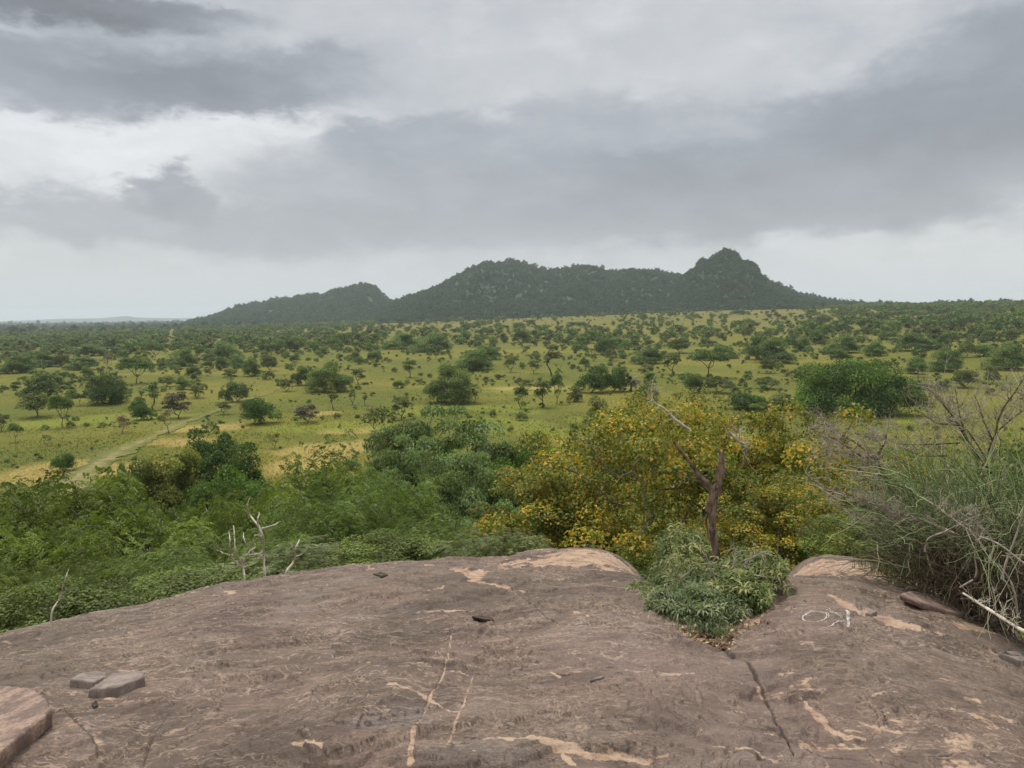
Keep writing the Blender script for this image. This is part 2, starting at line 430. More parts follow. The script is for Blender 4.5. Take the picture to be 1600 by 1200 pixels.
# ================================================================== LARGE STRUCTURE
# ---- the bare rock outcrop
def seg_dist(x, y, pts, rad):
    """distance to a polyline divided by the interpolated width"""
    best = np.full(x.shape, 1e9); 
    for (a, b, ra, rb) in zip(pts[:-1], pts[1:], rad[:-1], rad[1:]):
        ax, ay = a; bx, by = b; dx, dy = bx-ax, by-ay; l2 = dx*dx+dy*dy+1e-12
        t = np.clip(((x-ax)*dx+(y-ay)*dy)/l2, 0, 1)
        d = np.hypot(x-ax-t*dx, y-ay-t*dy)/(ra+(rb-ra)*t); best = np.minimum(best, d)
    return best
def pxl(*p): return [rockpt(a, b) for a, b in p]
PALE = [   # bare, unweathered streaks and patches: picture positions, half-widths in metres, strength
    (pxl((668, 882), (705, 884), (745, 897), (742, 912), (790, 918), (828, 920)), [.05, .10, .09, .06, .06, .03], 1.0),
    (pxl((745, 897), (800, 892), (880, 882), (960, 878)), [.07, .05, .10, .12], .9),
    (pxl((785, 880), (840, 874), (900, 870), (960, 870), (990, 880)), [.08, .5, .9, .9, .2], .95),
    (pxl((830, 884), (900, 880), (955, 872)), [.06, .16, .2], .8),
    (pxl((1225, 892), (1262, 882), (1300, 880), (1350, 886), (1400, 899), (1450, 918)), [.5, .8, .7, .35, .2, .14], .95),
    (pxl((1215, 900), (1250, 892), (1310, 890)), [.12, .18, .10], .7),
    (pxl((1160, 972), (1190, 957), (1222, 942)), [.03, .05, .03], 1.0),
    (pxl((1296, 940), (1330, 955), (1375, 966), (1392, 978), (1450, 990), (1520, 1008), (1590, 1034)), [.03, .07, .14, .09, .05, .05, .03], 1.0),
    (pxl((1500, 975), (1545, 982), (1585, 1000), (1620, 1020)), [.06, .09, .07, .06], .9),
    (pxl((1400, 973), (1440, 978)), [.03, .03], .7),
    (pxl((1012, 1043), (1040, 1042), (1078, 1046)), [.02, .035, .025], 1.0),
    (pxl((980, 1047), (1012, 1043)), [.05, .04], .45),
    (pxl((893, 957), (905, 961), (920, 969)), [.03, .045, .02], .7),
    (pxl((1190, 1068), (1230, 1072), (1262, 1090)), [.06, .03, .015], .6),
    (pxl((1262, 1092), (1290, 1118), (1320, 1135), (1350, 1140)), [.022, .03, .02, .012], .95),
    (pxl((780, 1152), (860, 1165), (930, 1172), (1010, 1182)), [.012, .03, .035, .015], .9),
    (pxl((1010, 1182), (1080, 1165), (1140, 1170), (1210, 1172)), [.01, .012, .014, .016], .7),
    (pxl((608, 1072), (640, 1085), (672, 1100), (720, 1118)), [.012, .018, .012, .004], .95),
    (pxl((708, 976), (703, 1010), (692, 1060), (668, 1105), (645, 1150), (640, 1215)), [.004, .006, .007, .007, .010, .012], .8),
    (pxl((742, 1040), (730, 1090), (712, 1130), (690, 1180)), [.004, .006, .006, .006], .7),
    (pxl((700, 1051), (716, 1047), (732, 1051)), [.010, .022, .010], .7),
    (pxl((0, 1000), (40, 995), (95, 988)), [.02, .03, .015], .9),
    (pxl((-60, 1010), (10, 982), (110, 968)), [.1, .14, .08], .5),
    (pxl((185, 1044), (215, 1052)), [.03, .03], .6),
    (pxl((128, 1010), (140, 1030)), [.02, .02], .5),
    (pxl((355, 922), (362, 926)), [.06, .06], .9),
    (pxl((300, 922), (322, 921)), [.05, .04], .6),
    (pxl((860, 1038), (875, 1047)), [.012, .012], 1.0),
    (pxl((890, 1038), (903, 1040)), [.008, .012], 1.0),
    (pxl((505, 888), (545, 884), (585, 884)), [.03, .05, .03], .6),
    (pxl((1490, 1175), (1505, 1150), (1500, 1210)), [.05, .04, .07], .6),
    (pxl((0, 1100), (40, 1100)), [.06, .05], .7),
    (pxl((150, 1150), (160, 1170)), [.03, .03], .5),
    (pxl((1360, 1180), (1420, 1160)), [.01, .02], .4),
    (pxl((1500, 1098), (1520, 1100)), [.02, .03], .5),
    (pxl((880, 1175), (895, 1190)), [.015, .015], .7),
]
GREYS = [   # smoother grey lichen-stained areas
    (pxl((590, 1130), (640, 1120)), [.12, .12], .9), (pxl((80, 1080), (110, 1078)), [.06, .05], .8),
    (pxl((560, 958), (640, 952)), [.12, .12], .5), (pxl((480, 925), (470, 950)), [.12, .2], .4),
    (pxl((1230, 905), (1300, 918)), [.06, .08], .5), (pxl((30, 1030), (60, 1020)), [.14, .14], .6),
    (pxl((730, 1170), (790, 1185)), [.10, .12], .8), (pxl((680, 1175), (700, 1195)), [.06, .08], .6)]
CRACKS = [
    (pxl((1118, 985), (1132, 995), (1142, 1006), (1165, 1024), (1182, 1050), (1192, 1066), (1206, 1090), (1212, 1110), (1230, 1140), (1240, 1160)), [.026, .026, .022, .010, .016, .010, .007, .006, .007, .003], .05),
    (pxl((265, 1161), (300, 1143), (340, 1130), (365, 1117), (383, 1107)), [.004, .006, .005, .006, .003], .018),
    (pxl((222, 1182), (232, 1160), (248, 1135), (262, 1112)), [.006, .006, .004, .003], .016),
    (pxl((450, 1140), (470, 1132), (474, 1125)), [.006, .008, .006], .02),
    (pxl((375, 993), (392, 988)), [.004, .006], .02), (pxl((432, 971), (447, 967)), [.006, .004], .02),
    (pxl((362, 936), (386, 934)), [.007, .005], .02), (pxl((530, 1051), (575, 1048)), [.004, .003], .01),
    (pxl((708, 968), (703, 1010), (690, 1060), (664, 1105), (648, 1140)), [.003, .003, .004, .004, .003], .008),
    (pxl((1480, 1140), (1560, 1128)), [.004, .003], .006), (pxl((1160, 1100), (1215, 1135), (1290, 1160), (1420, 1190)), [.003, .004, .004, .003], .01),
    (pxl((860, 1130), (885, 1112), (900, 1100)), [.003, .004, .003], .006), (pxl((700, 1160), (755, 1150)), [.003, .003], .01),
    (pxl((100, 1120), (128, 1146), (150, 1160), (152, 1180)), [.005, .006, .006, .004], .02),
    (pxl((800, 925), (840, 950), (872, 975)), [.004, .005, .003], .008), (pxl((690, 938), (720, 941)), [.006, .006], .015),
]
GULLY_TH, _ = ray(1112, 930); GH = rockpt(1120, 985); GR = float(np.hypot(*GH))
def rock_detail(x, y):
    r = np.hypot(x, y); th = np.arctan2(x, y)
    z = fbm(x/1.7+3, y/1.7, 3)*.05*sst(1.0, 4, r)
    # ripples of the banded rock
    wx = x + fbm(x*.9, y*.9+5, 3)*.5; wy = y + fbm(x*.9+11, y*.9, 3)*.5
    z += pn(wx*.8, wy*4.0)*.012 + pn(wx*3.1+4, wy*8.0)*.005
    # thin shells that have scaled off, leaving low stepped edges
    q = fbm(wx*1.1+20, wy*1.5-7, 5, .55)
    for lv, hh in ((-.28, .022), (-.12, .012), (.03, .018), (.17, .013), (.32, .020)):
        z += hh*(sst(lv-.022, lv+.010, q)-.5) * (0.35+.65*sst(-.1, .25, pn(x*.9+lv*40, y*.9)))
    q2 = fbm(x*2.6-9, y*3.2+2, 4, .55)
    for lv in (-.2, .0, .2):
        z += .005*(sst(lv-.03, lv+.015, q2)-.5)
    z += fbm(x*9, y*13, 3, .6)*.0035
    # the notch where the bush grows, and the crease that leads up from it
    wg = .012 + .062*sst(GR-.1, GR+3.5, r)
    z -= 1.5*sst(GR-.15, GR+2.8, r)*np.exp(-np.abs((th-GULLY_TH)/wg)**2.6)
    cr = CRACKS[0][0]; d = seg_dist(x, y, cr, [.22]*len(cr))
    z -= .045*np.exp(-d*d)*sst(1.5, GR, r)
    for pts, wd, dep in CRACKS:
        wob = 1+.8*np.abs(pn(x*14, y*14)); d = seg_dist(x+pn(x*9, y*9)*.012, y+pn(x*9+5, y*9)*.012, pts, wd)
        z -= dep*.55*np.exp(-(d/wob*1.9)**2)*(.35+.65*sst(-.25, .2, pn(x*6+2, y*6)))
    for pts, wd, st in PALE[:10]:
        d = seg_dist(x, y, pts, wd); z -= .018*sst(1.25, .85, d+pn(x*8, y*8)*.5+pn(x*23, y*23)*.25)
    return z
def rock_z(x, y):
    x = np.asarray(x, float); y = np.asarray(y, float)
    return dome(x, y) + rock_detail(x, y)
NA, NR = 1000, 520
tha = np.concatenate([np.linspace(-1.65, -.72, 70, endpoint=False), np.linspace(-.72, .72, NA), np.linspace(.72, 1.65, 71)[1:]])
rr_ = np.concatenate([np.geomspace(.25, 2.2, 30, endpoint=False), np.geomspace(2.2, 17, NR)])
TH, RR = np.meshgrid(tha, rr_, indexing='ij'); gx = RR*np.sin(TH); gy = RR*np.cos(TH)
gz = rock_z(gx, gy) - 1.2*sst(15.2, 17, RR)
pale = np.zeros_like(gx); grey = np.zeros_like(gx); crack = np.zeros_like(gx)
nz = fbm(gx*5, gy*7, 4, .6); nzl = fbm(gx*1.7+3, gy*2.4, 3)
for pts, wd, st in PALE:
    d = seg_dist(gx, gy, pts, wd); pale = np.maximum(pale, st*sst(1.35, .45, d + nz*.9 + nzl*.5))
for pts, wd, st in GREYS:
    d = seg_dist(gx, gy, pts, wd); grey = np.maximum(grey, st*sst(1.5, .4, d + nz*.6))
for pts, wd, dep in CRACKS:
    d = seg_dist(gx, gy, pts, [w*1.2 for w in wd]); crack = np.maximum(crack, sst(1.0, .3, d+nz*.5+.5*np.abs(pn(gx*6+2, gy*6))))
# dark line and pale lip along each step: relief shading painted into the colour
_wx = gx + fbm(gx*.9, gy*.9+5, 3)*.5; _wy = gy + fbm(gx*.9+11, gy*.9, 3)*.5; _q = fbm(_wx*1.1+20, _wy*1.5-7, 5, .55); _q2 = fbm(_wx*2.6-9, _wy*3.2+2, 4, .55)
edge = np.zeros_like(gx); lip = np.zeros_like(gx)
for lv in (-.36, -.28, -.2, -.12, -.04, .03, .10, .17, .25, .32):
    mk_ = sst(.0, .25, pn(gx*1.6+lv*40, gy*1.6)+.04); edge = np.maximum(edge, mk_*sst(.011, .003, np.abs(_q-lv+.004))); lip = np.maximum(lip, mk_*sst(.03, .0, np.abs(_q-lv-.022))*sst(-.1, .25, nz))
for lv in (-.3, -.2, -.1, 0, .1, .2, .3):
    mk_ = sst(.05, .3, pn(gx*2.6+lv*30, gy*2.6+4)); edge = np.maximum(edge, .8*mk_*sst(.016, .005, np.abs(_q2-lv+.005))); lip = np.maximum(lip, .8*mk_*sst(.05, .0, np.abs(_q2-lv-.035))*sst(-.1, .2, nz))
nA, nR = gx.shape
i = np.arange(nA-1)[:, None]*nR; j = np.arange(nR-1)[None, :]
F = np.stack([i+j, i+j+1, i+nR+j+1, i+nR+j], -1).reshape(-1, 4)[:, ::-1]

m, nt, b, o = newmat('banded_rock'); ROCK = m
g = nt.nodes.new('ShaderNodeNewGeometry').outputs['Position']
gs = vmath(nt, 'MULTIPLY', g, (1, 1.7, 1))
dn = noise(nt, g, .9, 4, .55, 0, 1)
wv = vmath(nt, 'ADD', gs, vmath(nt, 'MULTIPLY', vmath(nt, 'SUBTRACT', dn, (.5, .5, .5)), (.8, .8, .3)))
nA_ = noise(nt, wv, 1.3, 6, .6); nB = noise(nt, wv, 5.5, 6, .62); nC = noise(nt, g, 60, 4, .65); nD = noise(nt, g, .55, 3, .5)
nE = noise(nt, vmath(nt, 'ADD', wv, (5, 3, 0)), 3.1, 8, .66)
c = mix(nt, nA_.ss(.36, .64), (.105, .074, .060), (.165, .116, .095))
c = mix(nt, nB.ss(.42, .66)*.45, c, (.215, .160, .130))
c = mix(nt, nD.ss(.42, .60)*.6, c, (.118, .092, .070))
c = mix(nt, nE.ss(.54, .72)*.4, c, (.225, .180, .150))
c = mix(nt, nC.ss(.50, .72)*.3, c, (.060, .046, .040))
c = mix(nt, nC.ss(.44, .26)*.35, c, (.26, .205, .17))
dark = noise(nt, vmath(nt, 'MULTIPLY', wv, (.6, 3.0, 1)), 2.3, 7, .68)
c = mix(nt, dark.ss(.53, .66)*.35, c, (.068, .052, .044))
dk2 = noise(nt, vmath(nt, 'ADD', wv, (9, 4, 0)), 7.5, 7, .68)
c = mix(nt, dk2.ss(.58, .66)*.35, c, (.060, .047, .040))
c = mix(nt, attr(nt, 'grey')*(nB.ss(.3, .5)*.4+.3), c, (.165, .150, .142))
# hairline pale veins along the banding
brk = nC.ss(.38, .52)
v1 = (nB-.5).abs().ss(.030, .004)*nE.ss(.47, .58); v2 = (nE-.47).abs().ss(.016, .002)*nA_.ss(.46, .56)
v3 = (noise(nt, vmath(nt, 'MULTIPLY', wv, (.8, 2.2, 1)), 4.0, 8, .65)-.53).abs().ss(.018, .002)*nD.ss(.44, .58)
v4 = (noise(nt, vmath(nt, 'MULTIPLY', wv, (.7, 1.6, 1)), 9.0, 8, .65)-.5).abs().ss(.020, .003)*dark.ss(.52, .42)
c = mix(nt, (v1.mx(v2).mx(v3).mx(v4*.8))*brk*.5, c, (.40, .30, .225))
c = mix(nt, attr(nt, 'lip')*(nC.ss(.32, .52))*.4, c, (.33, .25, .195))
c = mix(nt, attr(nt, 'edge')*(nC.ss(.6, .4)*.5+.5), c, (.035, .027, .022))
nF = noise(nt, g, 2.0, 5, .6)
c = mix(nt, nF.ss(.55, .68)*.5, c, (.215, .165, .145))
c = mix(nt, nF.ss(.44, .34)*.45, c, (.095, .066, .058))
nG = noise(nt, vmath(nt, 'ADD', g, (12, 4, 0)), .42, 5, .6); c = mix(nt, nG.ss(.50, .62)*.55, c, (.085, .068, .052)); c = mix(nt, nG.ss(.47, .36)*.30, c, (.235, .185, .175))
vo = nt.nodes.new('ShaderNodeTexVoronoi'); vo.inputs['Scale'].default_value = 230; nt.links.new(g, vo.inputs['Vector']); gr = S(nt, vo.outputs['Distance'])
nH = noise(nt, g, 170, 3, .7); c = scalecol(nt, c, (nH-.5)*1.5 + 1.0); c = mix(nt, gr.ss(.16, .05)*nB.ss(.45, .55)*.6, c, (.40, .33, .27))
pk = attr(nt, 'pale'); pn_ = noise(nt, g, 26, 7, .72)
rp = noise(nt, vmath(nt, 'ADD', wv, (40, 3, 0)), 1.7, 5, .6); rq = noise(nt, vmath(nt, 'ADD', wv, (14, 23, 0)), 4.2, 5, .6)
pk = pk.mx(rp.ss(.62, .70)*.75).mx(rq.ss(.66, .72)*.8)
pm = (pk + (pn_-.5)*2.3 + (nB-.5)*1.9 + (nC-.5)*.8).ss(.40, .78)
pcol = mix(nt, nB.ss(.4, .6), (.37, .24, .165), (.50, .375, .275))
pcol = mix(nt, nC.ss(.5, .7)*.6, pcol, (.20, .15, .12))
wv2 = vmath(nt, 'ADD', vmath(nt, 'MULTIPLY', g, (1.0, 2.4, 1)), vmath(nt, 'MULTIPLY', vmath(nt, 'SUBTRACT', noise(nt, g, 1.6, 3, .5, 0, 1), (.5, .5, .5)), (1.5, 1.5, .3)))
def hair(off, sc_, th_, m_): return (noise(nt, vmath(nt, 'ADD', wv2, off), sc_, 3, .45)-.5).abs().ss(th_, th_*.25)*m_
hl = hair((1, 2, 0), 2.2, .011, nE.ss(.48, .56)).mx(hair((5, 1, 0), 3.6, .016, nA_.ss(.47, .55))).mx(hair((8, 6, 0), 5.5, .022, nD.ss(.48, .56))).mx(hair((2, 9, 0), 8.0, .03, dark.ss(.5, .44)))
hm = noise(nt, vmath(nt, 'ADD', g, (31, 7, 0)), .75, 4, .6).ss(.40, .62)
c = mix(nt, hl*(nC.ss(.34, .52)*.6+.12)*(hm*.75+.25), c, (.40, .31, .24))
hd = hair((3, 3, 0), 2.8, .009, nE.ss(.52, .44)).mx(hair((11, 2, 0), 4.6, .013, nA_.ss(.52, .44)))
c = mix(nt, hd*.6, c, (.045, .034, .028))
c = mix(nt, pm*.88, c, pcol)
c = mix(nt, attr(nt, 'crack')*nC.ss(.2, .45)*.8, c, (.045, .034, .028))
nt.links.new(c, b.inputs['Base Color']); b.inputs['Roughness'].default_value = .78; b.inputs['Specular IOR Level'].default_value = .3
c = vmath(nt, 'MULTIPLY', c, (.93, .885, .82))
nt.links.new(c, b.inputs['Base Color'])
bump(nt, b, nB*.4 + nC*.5 + nE*.7 + dk2*-.6 + nH*.25, .7, .02)
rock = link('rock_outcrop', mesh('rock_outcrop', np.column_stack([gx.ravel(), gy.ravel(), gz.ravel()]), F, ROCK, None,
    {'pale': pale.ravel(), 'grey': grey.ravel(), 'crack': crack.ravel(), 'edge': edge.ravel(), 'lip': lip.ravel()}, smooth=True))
tag(rock, 'bare brown banded rock dome underfoot with pale streaks and cracks', kind='structure')

# ---- the plain
def grass_colour(nt, g, rad):
    ga = noise(nt, vmath(nt, 'MULTIPLY', g, (.6, 1, 1)), .016, 5, .55); gb = noise(nt, g, .09, 6, .6); gc = noise(nt, g, 1.3, 4, .65); gd = noise(nt, vmath(nt, 'ADD', g, (400, 90, 0)), .028, 4, .5)
    c = mix(nt, ga.ss(.38, .62), (.105, .118, .022), (.165, .155, .032))
    c = mix(nt, gb.ss(.44, .70)*.45, c, (.185, .165, .046))
    c = mix(nt, gd.ss(.46, .64)*.5, c, (.085, .105, .024))
    c = mix(nt, gc.ss(.45, .65)*.25, c, (.075, .088, .022))
    c = mix(nt, rad.ss(350, 1300)*.5, c, (.145, .125, .048))
    st = attr(nt, 'straw'); c = mix(nt, (st+(gb-.5)*.9).ss(.25, .95)*.85, c, (.30, .235, .085))
    lu = attr(nt, 'lush'); c = mix(nt, (lu+(gb-.5)*.8).ss(.3, .9)*.8, c, (.165, .185, .034))
    c = vmath(nt, 'MULTIPLY', c, (1.06, 1.03, .92))
    return c, gc, gb
STRAW = [((505, 706), 95, 16), ((600, 690), 60, 10), ((480, 725), 60, 12), ((140, 742), 120, 16), ((60, 735), 90, 14), ((500, 645), 34, 4), ((330, 668), 60, 6), ((820, 608), 80, 3.5), ((900, 690), 40, 10), ((300, 690), 60, 8), ((560, 672), 60, 6)]
LUSH = [((760, 660), 110, 9), ((870, 676), 110, 8), ((960, 660), 70, 16), ((700, 640), 160, 8), ((820, 612), 90, 4), ((1450, 650), 90, 10), ((180, 655), 130, 12), ((500, 668), 120, 9)]
def pix(x, y, z):
    q = np.stack([x, y, z-EYE], -1); w = np.maximum(q@fwd, 1e-3); return 800+FPX*(q@cright)/w, 600-FPX*(q@cup)/w
def patches(L_, x, y, z):
    """soft-edged patches of ground, given by where their centres lie"""
    o = np.zeros(np.shape(x)); 
    for (c_, rx, ry) in L_:
        p0 = at(*c_); p1 = at(c_[0]+rx, c_[1]); p2 = at(c_[0], c_[1]-ry); ax_ = np.hypot(*(p1-p0)[:2]); ay_ = np.hypot(*(p2-p0)[:2])
        u_ = p0[:2]/np.hypot(*p0[:2]); dx_, dy_ = x-p0[0], y-p0[1]; lo = dx_*u_[0]+dy_*u_[1]; la = dx_*u_[1]-dy_*u_[0]
        d_ = np.hypot(lo/ay_, la/ax_)+fbm(x/14+c_[0], y/14, 3)*.7; o = np.maximum(o, sst(1.5, .4, d_))
    return o
tt = np.concatenate([np.linspace(-math.pi, -.8, 60, endpoint=False), np.linspace(-.8, .8, 420), np.linspace(.8, math.pi, 61)[1:]])
rg = np.concatenate([[.3], np.geomspace(1.5, 20000, 330)])
TH, RR = np.meshgrid(tt, rg, indexing='ij'); gx = RR*np.sin(TH); gy = RR*np.cos(TH)
gz = terr(gx, gy)
insec = (np.abs(TH) < 1.62) & (RR < 16.4)
gz = np.where(insec, gz - .6 - 1.6*sst(3, 8, RR), gz - .0)
nA, nR = gx.shape; i = np.arange(nA-1)[:, None]*nR; j = np.arange(nR-1)[None, :]
F = np.stack([i+j, i+j+1, i+nR+j+1, i+nR+j], -1).reshape(-1, 4)[:, ::-1]
m, nt, b, o = newmat('savanna_ground'); GROUND = m
g = nt.nodes.new('ShaderNodeNewGeometry').outputs['Position']
gsep = nt.nodes.new('ShaderNodeSeparateXYZ'); nt.links.new(g, gsep.inputs[0])
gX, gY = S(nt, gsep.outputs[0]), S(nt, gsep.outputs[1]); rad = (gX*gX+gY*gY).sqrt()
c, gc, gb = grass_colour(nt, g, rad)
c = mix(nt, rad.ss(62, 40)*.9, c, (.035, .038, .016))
far = rad.ss(2200, 4500)
c = mix(nt, far*.9, c, mix(nt, noise(nt, g, .004, 6, .6).ss(.4, .62), (.03, .045, .025), (.10, .10, .045)))
nearrock = rad.ss(20, 17)*gY.ss(1.0, -1.0)
c = mix(nt, nearrock, c, (.16, .125, .11))
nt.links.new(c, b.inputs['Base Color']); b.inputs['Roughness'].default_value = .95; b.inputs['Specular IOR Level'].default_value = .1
bump(nt, b, gc + gb, .6, .5)
ground = link('ground', mesh('ground', np.column_stack([gx.ravel(), gy.ravel(), gz.ravel()]), F, GROUND, None, {'straw': patches(STRAW, gx, gy, gz).ravel(), 'lush': patches(LUSH, gx, gy, gz).ravel()}, smooth=True))
tag(ground, 'wide grassy savanna plain below the rock', kind='structure')

# ---- the worn track
tp = [at(*p) for p in ((60, 800), (118, 752), (150, 728), (185, 706), (215, 694), (262, 672), (300, 655), (340, 641), (385, 625), (430, 610), (462, 598))]
tp = np.array(tp)[:, :2]; ts = np.linspace(0, len(tp)-1, 260)
cx = np.interp(ts, range(len(tp)), tp[:, 0]); cy = np.interp(ts, range(len(tp)), tp[:, 1])
kk = np.hanning(25); kk /= kk.sum()
cx = np.convolve(np.pad(cx, 12, 'edge'), kk, 'valid'); cy = np.convolve(np.pad(cy, 12, 'edge'), kk, 'valid')
dx, dy = np.gradient(cx), np.gradient(cy); ll = np.hypot(dx, dy); nx_, ny_ = -dy/ll, dx/ll
w = np.linspace(-1, 1, 11); wid = ((2.6+fbm(cx/9, cy/9, 3)*3.0)*np.linspace(1, .3, 260))[:, None]
jit = fbm((cx/2.3)[:, None]+w*3, (cy/2.3)[:, None], 3)*.9*np.abs(w)
px_ = cx[:, None]+nx_[:, None]*(w*wid+jit*np.sign(w)); py_ = cy[:, None]+ny_[:, None]*(w*wid+jit*np.sign(w))
pz_ = terr(px_, py_)+.10
m, nt, b, o = newmat('track_earth')
g = nt.nodes.new('ShaderNodeNewGeometry').outputs['Position']
a1 = noise(nt, g, .35, 5, .65); a2 = noise(nt, g, 2.2, 4, .6)
c = mix(nt, a1.ss(.38, .56), (.28, .205, .105), (.185, .165, .055)); c = mix(nt, a2.ss(.42, .62)*.6, c, (.15, .145, .045))
gc_, _, _ = grass_colour(nt, g, S(nt, nt.nodes.new('ShaderNodeValue').outputs[0])); ed = attr(nt, 'verge'); c = mix(nt, (ed + (a1-.5)*1.6 + (a2-.5)*.8).ss(.25, .75), c, gc_)
nt.links.new(c, b.inputs['Base Color']); b.inputs['Roughness'].default_value = .95
i = np.arange(259)[:, None]*11; j = np.arange(10)[None, :]
F = np.stack([i+j, i+j+1, i+11+j+1, i+11+j], -1).reshape(-1, 4)
tu = np.linspace(0, 1, 260)[:, None]
track = link('track', mesh('track', np.column_stack([px_.ravel(), py_.ravel(), pz_.ravel()]), F, m, None, {'verge': (np.abs(w)[None]*.75 + .85*tu).ravel()}, smooth=True))
tag(track, 'pale worn earth track crossing the grassland', kind='structure')
def track_d(x, y): return np.min(np.hypot(x[:, None]-cx[None], y[:, None]-cy[None]), axis=1)

# ---- hills
def hill(name, prof, rc, rin, rout, mat, label, nth=240, nr=70, tree_h=8.0, rough=1.0, seed=0, sharp=1.4):
    th = []; el = []
    for p in prof:
        a, t = ray(*p); th.append(a); el.append(-t)
    A = np.linspace(th[0], th[-1], nth); E = np.interp(A, th, el)
    r = np.linspace(rin, rout, nr)
    TH, RR = np.meshgrid(A, r, indexing='ij'); x = RR*np.sin(TH); y = RR*np.cos(TH)
    base = terr(x, y)
    rc_ = rc + 90*np.sin(A*23+seed)
    top = (EYE + rc_*E) - tree_h
    u = np.where(RR < rc_[:, None], (RR-rin)/(rc_[:, None]-rin), (rout-RR)/(rout-rc_[:, None]))
    B = np.clip(u, 0, 1)**sharp*(1-.0*u); B = B*(1+.25*np.sin(math.pi*np.clip(u, 0, 1)))
    tb = np.take_along_axis(base, np.full((nth, 1), nr//2), 1)
    hgt = np.maximum(top[:, None]-base, -6)
    nzz = fbm(x/170+seed, y/170, 5, .55)*.38*rough + .22*np.abs(fbm(x/95+seed, y/95, 3))*rough
    z = base + hgt*B*(1+nzz*(1-B)*2.2) - 3*(1-B)
    edge = np.minimum(np.arange(nth), np.arange(nth)[::-1])/12.0
    z -= (10*np.clip(1-edge, 0, 1))[:, None]
    i = np.arange(nth-1)[:, None]*nr; j = np.arange(nr-1)[None, :]
    F = np.stack([i+j, i+j+1, i+nr+j+1, i+nr+j], -1).reshape(-1, 4)[:, ::-1]
    o = link(name, mesh(name, np.column_stack([x.ravel(), y.ravel(), z.ravel()]), F, mat, smooth=True))
    tag(o, label, kind='structure')
    return x, y, z
m, nt, b, o = newmat('hill_ground'); HILL = m
g = nt.nodes.new('ShaderNodeNewGeometry').outputs['Position']
h1 = noise(nt, g, .012, 7, .62); h2 = noise(nt, g, .05, 5, .6)
c = mix(nt, h1.ss(.42, .6), (.024, .046, .024), (.040, .066, .032)); c = mix(nt, h2.ss(.64, .72)*.6, c, (.065, .08, .05))
nt.links.new(c, b.inputs['Base Color']); bump(nt, b, h2+h1, 1.0, 8.0)
main_prof = [(560, 492), (600, 476), (625, 466), (650, 457), (680, 446), (705, 433), (730, 419), (752, 411), (775, 411), (800, 406), (825, 412), (850, 421), (880, 419), (905, 414), (925, 412), (945, 421), (965, 421), (985, 417),
    (1010, 420), (1030, 420), (1052, 427), (1075, 430), (1100, 428), (1140, 426), (1180, 432), (1220, 446), (1260, 462), (1300, 469), (1360, 474), (1440, 480)]
peak_prof = [(1035, 462), (1055, 440), (1072, 424), (1088, 412), (1094, 401), (1104, 402), (1109, 403), (1120, 392), (1128, 388), (1134, 383), (1140, 389), (1150, 392), (1162, 404), (1172, 404), (1182, 410), (1187, 424), (1205, 438), (1225, 448), (1250, 460), (1275, 470), (1310, 478)]
left_prof = [(270, 506), (300, 500), (325, 495), (345, 487), (370, 478), (400, 472), (430, 466), (455, 464), (480, 459), (505, 459), (525, 450), (545, 446), (562, 442), (577, 441), (590, 450), (602, 463), (620, 472), (650, 478), (700, 484), (760, 490)]
HM = hill('hill', main_prof, 2150, 1330, 2750, HILL, 'long wooded ridge in the middle of the horizon', rough=1.0, seed=1.0)
HP = hill('hill', peak_prof, 1850, 1380, 2300, HILL, 'wooded conical peak at the right end of the ridge', nth=200, rough=1.0, seed=5.0, sharp=1.15)
HL = hill('hill', left_prof, 2700, 1750, 3300, HILL, 'lower hazy wooded hill on the left behind the ridge', rough=.8, seed=9.0)
HF = hill('distant_hills', [(-500, 503), (-200, 501), (0, 502), (50, 500), (100, 498), (160, 497), (190, 494), (200, 493.5), (212, 496), (260, 497), (330, 497), (420, 500), (520, 503)], 12500, 10500, 15000, HILL,
     'very faint low hills on the far left horizon', nth=160, nr=16, tree_h=0, rough=.2, seed=2.0, sharp=1.0)

# ---- the air
hb = np.array([[x, y, z] for x in (-23000, 23000) for y in (-23000, 23000) for z in (-60, 330)], float)
hf = np.array([[0, 1, 3, 2], [4, 6, 7, 5], [0, 4, 5, 1], [2, 3, 7, 6], [0, 2, 6, 4], [1, 5, 7, 3]])
m = bpy.data.materials.new('hazy_air'); m.use_nodes = True; nt = m.node_tree; nt.nodes.clear()
o = nt.nodes.new('ShaderNodeOutputMaterial'); pv = nt.nodes.new('ShaderNodeVolumePrincipled')
pv.inputs['Color'].default_value = (.86, .94, 1, 1); pv.inputs['Density'].default_value = 9.5e-5; pv.inputs['Anisotropy'].default_value = 0.0
nt.links.new(pv.outputs[0], o.inputs['Volume'])
haze = link('haze', mesh('haze', hb, hf, m)); tag(haze, kind='stuff')

